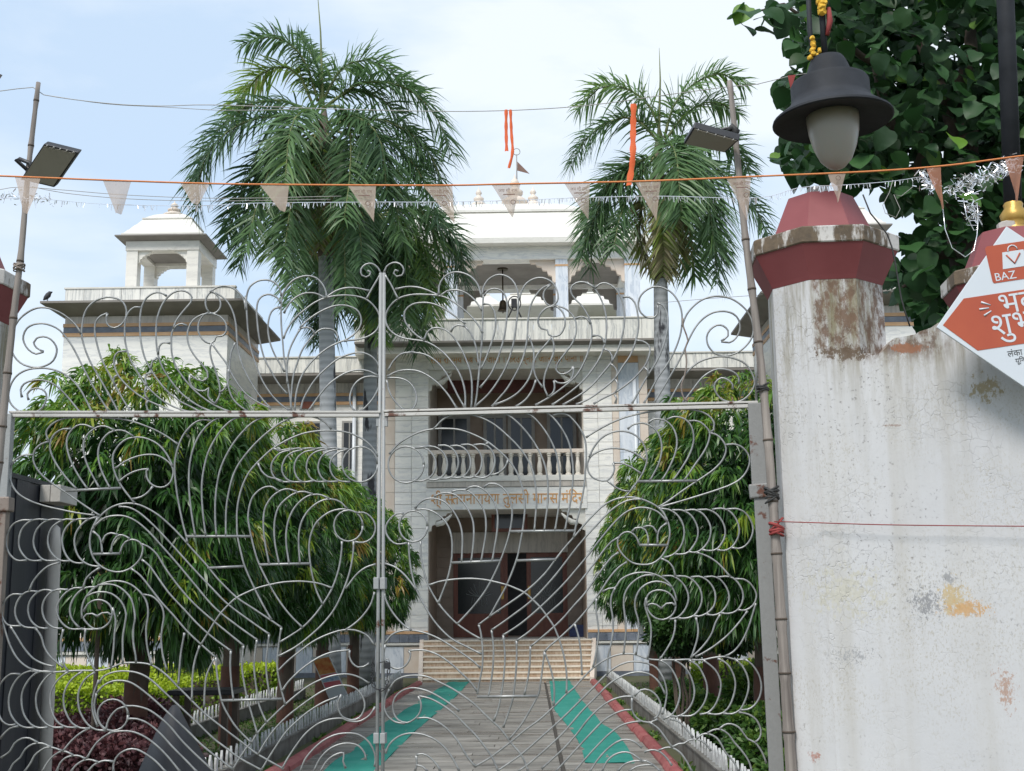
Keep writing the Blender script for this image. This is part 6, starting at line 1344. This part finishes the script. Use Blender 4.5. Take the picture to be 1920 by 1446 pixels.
RIGHT = """
U2
1440,130 1460,80 1510,50 1560,60 1588,100 1575,145 1535,155 1512,130 1525,105 1545,115
1445,140 1490,210 1520,270 1545,320
U3
165,250 250,232 330,235 400,255 490,295
820,580 780,510 720,440 650,380 560,320 490,298 400,290 300,290 210,310 150,350 105,410 90,470 105,530 150,580 220,615 310,630 380,640 450,670 530,730 600,810 650,890 680,980 690,1060 688,1140
380,630 330,600 260,530 232,470 240,410 290,365 370,350 450,360 530,395 610,450 690,510
690,530 640,518 600,535 580,570
380,640 400,580 440,545 490,540 550,560 610,620 660,700 700,790 730,880 740,980 738,1080 735,1135
690,530 730,580 760,650 780,730 790,820
490,290 495,220 530,160 590,125 660,125 730,155 780,210 805,280 815,310
505,300 550,265 620,255 690,275 750,320 790,370 815,410
825,290 820,400 820,500 815,620 805,740 795,850 785,950 775,1050 760,1135
815,300 825,240 860,180 920,145 980,145 1040,180 1075,240 1088,310 1085,400 1070,530 1045,680 1000,820 940,930 860,1040 760,1130
830,300 860,260 910,245 960,260 990,300 1005,370 1000,470 985,590 950,720 890,870 800,990
825,360 870,365 905,410 918,480 910,570 880,670 840,780 805,850
1095,330 1110,270 1150,205 1210,170 1270,165 1330,190 1365,230 1385,290 1380,340 1340,375 1300,360 1275,310 1285,260 1330,215
1330,215 1270,240 1210,310 1175,390 1160,490 1155,600 1140,700 1110,800 1060,900 1000,1000 940,1070 890,1130
1370,375 1300,390 1250,440 1235,500 1260,545 1305,555 1315,590 1345,605 1400,590 1435,530 1435,460 1410,410 1370,375
1370,375 1430,390 1490,440 1520,500 1520,580 1490,660 1430,740 1380,810 1370,850 1400,885 1450,880 1490,850 1498,830
1498,830 1500,880 1480,930 1430,955 1380,950 1355,935
1355,935 1360,990 1345,1030 1315,1058
1340,610 1355,680 1345,750 1310,830 1285,900 1280,980 1310,1055
1340,610 1280,680 1230,740 1205,800 1205,860 1225,920 1270,985
1165,600 1195,680 1205,770 1190,860 1150,950 1080,1030 1000,1080 910,1115
1220,930 1190,1010 1140,1080 1070,1130
1660,240 1610,205 1550,195 1495,220 1480,270 1510,320 1560,370 1600,430 1630,500 1640,590 1620,690 1580,800 1520,900 1430,980 1320,1060 1215,1120
1515,470 1560,455 1600,470 1630,510
1600,200 1660,245 1710,330 1740,420 1750,520 1740,640 1700,760 1630,870 1550,960 1440,1050 1340,1118
1645,600 1685,595 1720,620 1735,660
1660,245 1700,210 1750,205 1810,240 1850,300 1875,380 1885,480 1870,580 1840,690 1790,790 1720,880 1620,990 1520,1060 1420,1118
1730,700 1770,715 1790,750 1790,800
290,722 390,740 470,790 540,870 590,960 640,1060 685,1135
110,860 150,790 210,735 290,722
105,905 170,870 250,855 340,865 420,905 490,960 560,1040 625,1140
105,915 180,915 250,935 300,985 325,1060 315,1120 285,1160
100,930 120,1020 170,1100 235,1160
U4
510,310 560,310 600,350 620,420 630,520 610,630 570,740 510,830 450,920 360,1000 260,1070 160,1115
420,810 455,840 470,880 455,920
455,925 475,960 470,1000 455,1030
450,1040 465,1070 455,1108
610,635 660,640 705,670 715,720 690,800 640,870 570,940 460,1020 370,1065 290,1110
670,835 700,860 700,900
770,370 775,420 750,460 700,465 650,430 628,380 635,320 670,270 730,235 800,235 870,270 920,330 950,410 955,500 940,600 900,710 840,820 770,920 670,1105
770,355 810,370 840,420 850,490 840,580 810,690 760,800 690,910 640,1000 580,1108
955,530 990,440 1060,360 1140,315 1230,302 1320,320 1400,370 1460,440 1490,530 1480,610 1430,680 1360,730 1280,750 1210,735 1155,680 1140,610 1165,555 1215,520 1265,525 1300,560 1300,600 1250,640
1250,640 1310,650 1360,615 1390,550 1380,480 1340,435 1270,415 1190,425 1120,465 1060,530 1010,620 970,710 920,810 850,930 745,1105
855,1105 910,1000 980,890 1060,810 1150,770 1250,755 1350,770 1430,810 1480,880 1500,960 1460,1040 1390,1090 1310,1095 1240,1065 1200,1000 1205,950 1250,915 1300,930 1335,965 1335,1000
960,1100 1030,1010 1110,910 1200,855 1270,850 1340,870 1380,910 1380,960
1512,590 1512,1095
N1
240,440 320,350 420,285 520,240 630,215 750,210 870,220 990,260 1110,320 1210,395 1310,490 1380,590 1420,690 1450,800 1460,920 1445,1080 1420,1230 1385,1390 1300,1610 1220,1760 1140,1905
640,215 720,130 820,85 940,80 1060,110 1180,170 1300,270 1400,370 1480,480 1530,590 1555,720 1565,870 1555,1000 1545,1130
1060,100 1140,75 1220,72 1310,90 1400,160 1490,260 1570,380 1630,510 1660,640 1668,780 1660,930 1645,1040 1635,1130
1305,85 1380,65 1470,70 1540,110 1620,200 1690,310 1740,430 1765,560 1778,700 1770,850 1755,980 1730,1130
1500,65 1590,55 1670,75 1740,140 1810,240 1860,350 1885,480 1895,620 1885,760 1865,900 1845,1000 1820,1130
1715,90 1780,75 1840,85 1884,120 1944,190 1989,270 2009,360 2012,470 2004,600 1994,720 1974,840 1954,940 1929,1040 1899,1190
1325,1135 1905,1130
o 390,535 160,165
470,385 530,378 590,400 640,460 660,530 640,610 590,660 520,685 470,680
590,370 650,375 710,410 750,470 762,540 745,610 700,655 640,675 590,665
680,365 740,360 800,385 845,440 862,510 850,580 810,640 750,660 700,660
790,370 850,362 910,385 955,440 972,510 960,580 910,640 850,655 800,650
885,360 950,352 1010,375 1055,430 1075,500 1060,580 1010,640 950,655 890,645
1000,360 1060,350 1120,365 1170,420 1190,490 1180,570 1140,630 1080,655 1000,640
1110,355 1130,335
1310,490 1280,560 1220,610 1150,630
470,385 590,372
1090,740 1140,705 1190,705 1250,735 1300,790 1335,870 1345,970 1335,1080 1300,1230 1235,1410 1160,1570 1090,1690 980,1830 850,1970
930,760 970,735 1030,730 1090,760 1150,820 1195,900 1215,1000 1210,1130 1190,1260 1165,1405
800,780 850,765 930,765 990,800 1050,870 1095,960 1110,1060 1105,1180 1085,1300 1065,1408
640,825 700,795 770,790 840,810 910,880 965,970 995,1060 1000,1180 990,1300 975,1412
470,930 510,880 570,845 640,838 720,860 790,920 850,1010 885,1100 898,1200 895,1310 890,1412
475,940 560,935 630,955 710,1010 770,1090 800,1190 805,1300 795,1420 760,1570 680,1780
795,1418 1240,1400
o 455,1090 128,140
370,975 310,975 250,1020 210,1085 210,1150 250,1215 310,1250 400,1240
N2
1390,438 1740,428
415,275 420,400 440,540 480,690 560,850 650,990 750,1100 830,1160 940,1215 1070,1280
520,265 525,400 550,530 590,660 680,820 770,930 860,1015 960,1085 1065,1145
595,660 680,630 760,615 870,603 980,600 1080,608 1160,622 1300,658 1380,690 1455,725 1530,790 1600,860 1660,940 1720,1030 1765,1140 1800,1250 1825,1370 1836,1480 1835,1630
200,465 280,490 360,550 430,630 480,700
190,730 220,820 280,920 360,1010 440,1065
1045,1015 1065,1100 1080,1250 1078,1380 1062,1480 1040,1590 1030,1640
1160,1065 1172,1160 1178,1260 1170,1420 1145,1590 1130,1665
1265,1110 1278,1250 1280,1340 1268,1500 1245,1655 1220,1775 1180,1880
1385,1160 1385,1340 1370,1540 1350,1685 1310,1815 1265,1940
1510,1210 1502,1390 1480,1535 1455,1645
1638,1258 1620,1395 1600,1545 1580,1645 1500,1795 1420,1925 1320,2045
N3
1030,770 1570,765
200,290 260,215 340,180 430,172 540,190 650,230 760,290 880,370 980,440 1060,510
205,300 190,380 205,450 250,500 320,520 380,495 420,440 430,380 415,358
415,358 480,350 570,355 680,395 790,470 890,560 970,640 1030,720
240,700 290,630 370,590 470,578 580,590 690,640 810,700 930,780 1020,850 1110,940 1240,1060 1330,1180 1430,1300 1490,1440
500,765 525,830 520,900 480,960 400,1005 320,980 280,920 272,850 290,780 350,720 440,692 540,705 650,750 780,830 870,900
240,700 205,780 195,870 230,950 300,1000 380,1010
510,765 600,785 710,840 820,920 910,1010 1010,1110 1090,1210 1160,1310 1220,1440
490,965 580,960 680,1000 760,1060 810,1110 870,1190 940,1310 1015,1400
205,1280 240,1200 320,1130 420,1100 530,1108 640,1150 730,1220 800,1310 850,1400 870,1445
480,1295 540,1285 610,1320 680,1400 700,1445
480,1300 487,1370 470,1445
480,1385 540,1400 585,1445
1635,365 1680,480 1710,590 1725,720 1720,850
Q1
185,290 280,230 400,165 520,115 650,80 780,55 900,40 1020,32 1130,38 1230,60 1310,110 1340,170 1335,220 1305,245
215,470 250,390 310,310 380,260 460,235 550,238 630,270 690,330 725,410 735,490 715,570 680,640 610,740 540,825
720,495 640,440 560,405 460,388 370,393 290,420 230,460 200,520 205,590 240,645 300,675 370,678 420,635 442,570 430,520
430,520 500,520 570,545 640,585 680,615
380,680 440,730 510,765 575,775
560,215 600,180 660,162 720,165 790,200 840,260 865,340 865,430 840,530 800,610 760,680
745,160 790,128 850,125 910,145 960,190 995,260 1005,340 990,430 950,530 910,610 865,680
915,130 970,105 1030,108 1090,135 1135,190 1155,270 1150,350 1110,460 1050,560 1010,620 965,680
1110,145 1160,138 1220,155 1270,200 1300,250 1285,340 1240,430 1170,530 1110,620 1065,680
1300,250 1360,265 1410,310 1440,360 1445,420 1410,500 1340,575 1250,640 1150,705 1040,780 930,860 840,915
1440,358 1510,350 1580,370 1640,430 1660,500 1640,580 1580,660 1500,710 1400,750 1280,790 1150,830 1000,875 840,918
655,685 1185,680
920,1050 880,960 800,895 700,850 620,830 540,828 440,850 340,905 240,1000 150,1100 75,1190 0,1275 -90,1390 -190,1520 -369,1685 -680,1900 -779,1975
690,845 590,850 490,890 390,965 280,1080 170,1200 80,1310 0,1415 -124,1570 -294,1750 -474,1890 -664,2025
910,1040 840,965 760,930 680,920 590,940 510,990 420,1080 320,1200 220,1330 130,1440 20,1570 -74,1670 -224,1815 -394,1960 -559,2070
840,915 890,980 920,1040 940,1120 935,1200 905,1300 850,1380 780,1425 700,1435 610,1420 540,1370 485,1300 470,1240 480,1190 530,1145 590,1145 640,1190 665,1255
665,1258 920,1260
600,1140 630,1105 680,1100 720,1120 745,1190 745,1255
700,1100 740,1085 790,1095 825,1150
830,1250 832,1160 860,1100 915,1060
850,930 930,938 1000,980 1050,1050 1070,1130 1060,1220 1020,1300 960,1350 890,1370
960,945 1050,945 1130,990 1180,1070 1195,1140 1180,1220 1110,1320 1050,1340 985,1340
1075,950 1160,940 1240,980 1295,1060 1310,1130 1290,1220 1230,1295 1170,1325 1110,1318
1190,945 1270,938 1350,970 1410,1040 1438,1120 1430,1200 1370,1290 1300,1310 1230,1300
1320,940 1400,928 1480,955 1540,1030 1565,1110 1555,1190 1500,1275 1430,1308 1365,1300
1450,940 1530,930 1610,960 1665,1030 1690,1110 1670,1200 1620,1265 1560,1290 1490,1280
Q2
490,225 420,265 350,340 270,450 170,580 80,690 0,775 -44,820 -169,930 -304,1060 -439,1160
480,365 420,405 350,490 270,600 170,740 80,840 -24,960 -109,1040 -224,1140 -314,1210
555,450 480,500 400,590 320,710 240,820 160,920 80,1010 0,1085 -59,1140 -144,1210 -186,1260
860,420 920,445 970,500 990,580
1180,365 1270,395 1360,450 1440,530 1485,585
870,580 950,575 1010,600 1070,660 1105,740 1105,810 1070,890 1010,950 940,965
1000,580 1080,580 1150,615 1210,690 1230,770 1215,850 1160,930 1080,958 1010,955
1130,590 1200,580 1270,610 1330,680 1352,760 1335,850 1270,915 1200,940 1150,935
1250,590 1320,580 1390,605 1450,680 1475,760 1460,830 1400,905 1330,930 1270,920
1370,590 1440,580 1510,595 1570,660 1600,740 1590,820 1540,890 1470,915 1400,910
1530,605 1600,605 1660,640 1710,710 1720,770 1690,840 1620,885 1550,880
335,720 390,690 450,680 500,610 580,565 680,545 780,555 870,590 940,650 985,730 1000,800
450,680 415,760 410,850 425,940 430,1050 415,1170 385,1300 380,1460
800,570 720,570 650,600 580,660 535,740 525,830 535,930 545,1050 535,1180 525,1280
960,680 900,640 820,625 740,645 670,700 630,790 630,880 655,970 660,1080 650,1190 635,1285
735,850 730,780 760,730 820,705 890,710 950,745 990,810 990,880 950,940 880,970 810,955 760,910 735,850 780,825 820,835 865,870
865,870 910,825 960,820 995,845
730,770 715,830 735,910 765,1000 772,1100 760,1220 740,1320
990,970 985,1060 960,1150 910,1240 850,1330
1175,950 1195,1040 1190,1130 1165,1220 1130,1320
1395,920 1350,1000 1320,1090 1270,1170 1200,1250 1130,1310
1640,890 1560,1000 1460,1110 1350,1200 1240,1270 1170,1305
1715,820 1680,940 1640,1060 1580,1180 1510,1260 1440,1300
280,780 275,870 290,980 300,1080 285,1220 250,1400
85,1010 120,1130 140,1270 150,1470
Q3
-814,1400 -664,1310 -494,1180 -374,1080 -224,970 -104,860 16,740 80,690 160,600 240,520 330,455 430,405 530,385 630,390 740,430 850,440 980,440 1110,435 1230,440 1330,420 1430,410 1530,435 1620,435
-614,1440 -494,1360 -384,1280 -224,1140 -44,980 120,820 250,690 370,570 460,500 560,460 650,455 750,475 820,510 880,600 910,700 910,780 890,880 870,930
-424,1440 -324,1370 -184,1250 -24,1100 150,900 280,770 390,660 500,590 600,555 690,550 780,580 850,650 900,750
-214,1420 -24,1245 100,1110 200,980 310,870 420,800 520,770 610,768
620,765 680,710 750,710 820,760 860,850 840,930 800,970
-84,1440 0,1350 110,1230 230,1100 340,990 450,920 540,890 600,890
600,780 600,890 640,960 700,995 770,1000 830,970
80,1445 180,1330 280,1220 390,1110 500,1030 600,1000 680,990
220,1445 290,1340 370,1250 460,1180 540,1155 620,1175 690,1230
330,1445 370,1360 430,1300 510,1270 580,1275 640,1310 690,1350
850,440 930,490 990,580 1025,680 1030,770 1000,870 950,940 880,970
980,440 1060,490 1120,570 1155,670 1160,760 1130,850 1070,920 1000,950 950,945
1110,440 1190,490 1240,570 1275,670 1270,770 1230,860 1160,930 1100,945 1030,940
1240,440 1320,500 1370,560 1400,650 1385,760 1340,860 1280,915 1210,930
1370,425 1450,470 1500,540 1530,640 1520,740 1480,850 1420,915 1350,930 1280,920
1530,435 1590,490 1640,590 1650,690 1620,800 1570,890 1500,925 1420,920
1620,435 1680,480 1740,570 1765,670 1750,770 1700,850 1640,885 1570,890
1560,910 1650,930 1720,980 1760,1070 1750,1140 1710,1180
940,970 1010,990 1080,1050 1150,1140
760,1000 840,1060 900,1140 960,1225
1390,1060 1430,1025 1490,1015 1560,1045 1610,1110 1640,1150 1710,1185 1770,1270 1810,1370
1280,1100 1330,1070 1400,1065 1470,1110 1520,1180 1590,1260 1650,1350 1680,1445
1180,1150 1230,1110 1290,1105 1360,1140 1410,1210 1440,1270 1510,1350 1560,1445
960,1225 1020,1195 1070,1190 1120,1160 1190,1155 1260,1190 1310,1260
840,1255 900,1230 960,1230 1030,1270 1090,1350 1140,1445
710,1270 770,1250 840,1260 910,1320 960,1390
690,1350 730,1350 790,1385 860,1445
470,1445 530,1380 620,1350 690,1350
570,1445 640,1400 720,1385 790,1385
"""
def rods(text):
    out = []; v = None
    for ln in text.strip().split('\n'):
        if ln in VIEW: v = VIEW[ln]; continue
        if ln[0] == 'o':
            c, r = [tuple(map(float, q.split(','))) for q in ln[2:].split()]
            pts = [(c[0] + r[0] * math.cos(a), c[1] + r[1] * math.sin(a)) for a in [i * math.pi / 10 for i in range(21)]]
        else: pts = [tuple(map(float, q.split(','))) for q in ln.split()]
        out.append([(v[0] + x / v[2], v[1] + y / v[2]) for x, y in pts])
    return out
def leaf(name, label, A, B, text, hinge):
    """one leaf: an upright plane through the plan points A and B"""
    A = Vector(A); B = Vector(B); d = (B - A).normalized(); nrm = Vector((d.y, -d.x, 0)).normalized()
    if nrm.y > 0: nrm = -nrm
    def on(px, py):
        r = ray(px, py); k = (A - CAMLOC).dot(nrm) / r.dot(nrm); return CAMLOC + r * k
    H = A if hinge == 'a' else B
    root = thing(name, (H.x, H.y, 0), label, 'gate', 'two leaves of the entrance gate')
    for pts in rods(text):
        p2 = catmull([Vector((x, y, 0)) for x, y in pts], 7.0)
        w3 = [on(p.x, p.y) for p in p2]
        rr = [.0052 * random.uniform(.94, 1.06) for _ in w3]; rr[0] = rr[-1] = .0078
        MB().tube(w3, rr, 6, nrm).build('scroll_rod', 'silver', root)
    return root, on, nrm
LA, LB, RB = P(8, 900, 6.42), P(713.5, 900, 6.55), P(1420, 900, 6.25)
RA = P(719.5, 900, 6.55)
for q in (LA, LB, RA, RB): q.z = 0
def bar(root, name, mat, on, nrm, a, b, r, n=8):
    return MB().tube([on(*a), on(*b)], r, n, nrm).build(name, mat, root)
def flat(root, name, mat, on, nrm, a, b, half, depth, bevel=.002):
    p, q = on(*a), on(*b); t = (q - p).normalized(); s = nrm.cross(t).normalized() * half; dd = nrm * depth
    return MB().hexa([p - s - dd, p + s - dd, p + s + dd, p - s + dd], [q - s - dd, q + s - dd, q + s + dd, q - s + dd]).build(name, mat, root, bevel)
gl, onl, nl = leaf('gate_leaf', 'silver scrollwork gate leaf with bent rods, hinged beside the dark booth', LA, LB, LEFT, 'a')
gr, onr, nr = leaf('gate_leaf', 'silver scrollwork gate leaf with bent rods, hinged beside the white boundary wall', RA, RB, RIGHT, 'b')
flat(gl, 'top_rail', 'gate_bar', onl, nl, (18, 773.2), (714, 773.2), .0055, .018)
flat(gl, 'top_rail', 'gate_bar', onl, nl, (18, 779.5), (711, 779.5), .0085, .016)
flat(gr, 'top_rail', 'gate_bar', onr, nr, (720, 771.5), (1421, 754.5), .0055, .018)
flat(gr, 'top_rail', 'gate_bar', onr, nr, (722, 778.5), (1405, 762), .0085, .016)
bar(gl, 'meeting_stile', 'gate_stile', onl, nl, (714, 512), (705, 1700), .0095)
bar(gr, 'meeting_stile', 'gate_stile', onr, nr, (720, 512), (717, 1700), .0095)
for root, on, nrm, x0, x1 in ((gl, onl, nl, 700, 713), (gr, onr, nr, 715, 729)):   # stiffeners, sleeves
    pass
flat(gl, 'corner_plate', 'gate_stile', onl, nl, (709, 782), (709, 800), .010, .008)
flat(gr, 'corner_plate', 'gate_stile', onr, nr, (723, 780), (723, 800), .012, .008)
for y0, y1 in ((1083, 1105), (1374, 1394)):
    flat(gl, 'latch_sleeve', 'gate_stile', onl, nl, (705.5, y0), (705.5, y1), .014, .022, .004)
    flat(gr, 'latch_sleeve', 'gate_stile', onr, nr, (719, y0), (719, y1), .014, .022, .004)
# hinge side: painted box section above, older post below, a strap between
flat(gl, 'hinge_stile', 'gate_stile', onl, nl, (13, 777), (4, 937), .034, .03, .004)
flat(gl, 'hinge_strap', 'rust', onl, nl, (4, 933), (3, 960), .052, .045, .008)
flat(gl, 'hinge_post', 'rust', onl, nl, (3, 956), (-40, 1700), .034, .032, .004)
flat(gr, 'hinge_stile', 'gate_post', onr, nr, (1416, 757), (1424, 912), .038, .03, .004)
flat(gr, 'hinge_strap', 'gate_post', onr, nr, (1424, 908), (1427, 934), .056, .045, .008)
flat(gr, 'hinge_post', 'gate_post', onr, nr, (1427, 932), (1470, 1700), .036, .032, .004)
flat(gl, 'bottom_rail', 'gate_bar', onl, nl, (-24, 1470), (707, 1470), .014, .014)
flat(gr, 'bottom_rail', 'gate_bar', onr, nr, (717, 1470), (1456, 1468), .014, .014)
flat(gl, 'bottom_rail', 'gate_bar', onl, nl, (-38, 1680), (705, 1675), .014, .014)
flat(gr, 'bottom_rail', 'gate_bar', onr, nr, (717, 1675), (1468, 1680), .014, .014)
for i in range(12):
    bar(gl, 'lower_bar', 'silver', onl, nl, (40 + i * 56, 1470), (30 + i * 56, 1678), .007, 6)
    bar(gr, 'lower_bar', 'silver', onr, nr, (775 + i * 56, 1470), (780 + i * 57, 1677), .007, 6)
# rusty twisted wire on the far leaf, tie chain and padlock where the leaves meet
v = VIEW['U4']; pts = [(960, 470), (965, 530), (990, 600), (1000, 640), (980, 700), (990, 800), (975, 900), (950, 980), (965, 1060), (1000, 1095)]
w3 = catmull([onr(v[0] + x / 4, v[1] + y / 4) + nr * .012 for x, y in pts], .02)
o = MB().tube(w3, .0045, 5).build('binding_wire', 'rust', origin=w3[-1]); tag(o, 'rusty brown wire twisted down the scrolls of the gate', 'wire')
ch = onl(712, 1262); root = thing('lock_chain', (ch.x, ch.y - .05, ch.z), 'dark steel chain looped round the two meeting gate bars', 'chain')
path = [(700, 1238), (699, 1262), (701, 1285), (712, 1293), (724, 1288), (727, 1268), (730, 1250), (722, 1241), (708, 1243)]
cp = catmull([Vector((x, y, 0)) for x, y in path], 4.6)
lk = [(.007 * math.cos(a), .013 * math.sin(a), 0) for a in [i * math.pi / 5 for i in range(11)]]
lm = MB().tube(lk, .0026, 5, (0, 0, 1)).mesh('chain_link', M['black_iron'])
for i in range(0, len(cp) - 1, 2):
    p = onl(cp[i].x, cp[i].y) + nl * .032; q = onl(cp[i + 1].x, cp[i + 1].y) + nl * .032
    o = piece('chain_link', lm, root, p); t = (q - p).normalized()
    u = nl if (i // 2) % 2 else nl.cross(t)
    o.rotation_euler = Matrix((u.cross(t) if False else t.cross(u), t, u)).transposed().to_euler()
pl = onr(730, 1246) + nr * .04
root = thing('padlock', pl, 'small dark padlock hanging on the gate chain', 'padlock')
MB().box(pl.x - .016, pl.x + .016, pl.y - .008, pl.y + .008, pl.z - .02, pl.z + .012).build('lock_body', 'black_iron', root, .003)
MB().tube([(pl.x + .011 * math.cos(a), pl.y, pl.z + .012 + .02 * math.sin(a)) for a in [i * math.pi / 8 for i in range(9)]], .003, 6).build('shackle', 'silver', root)
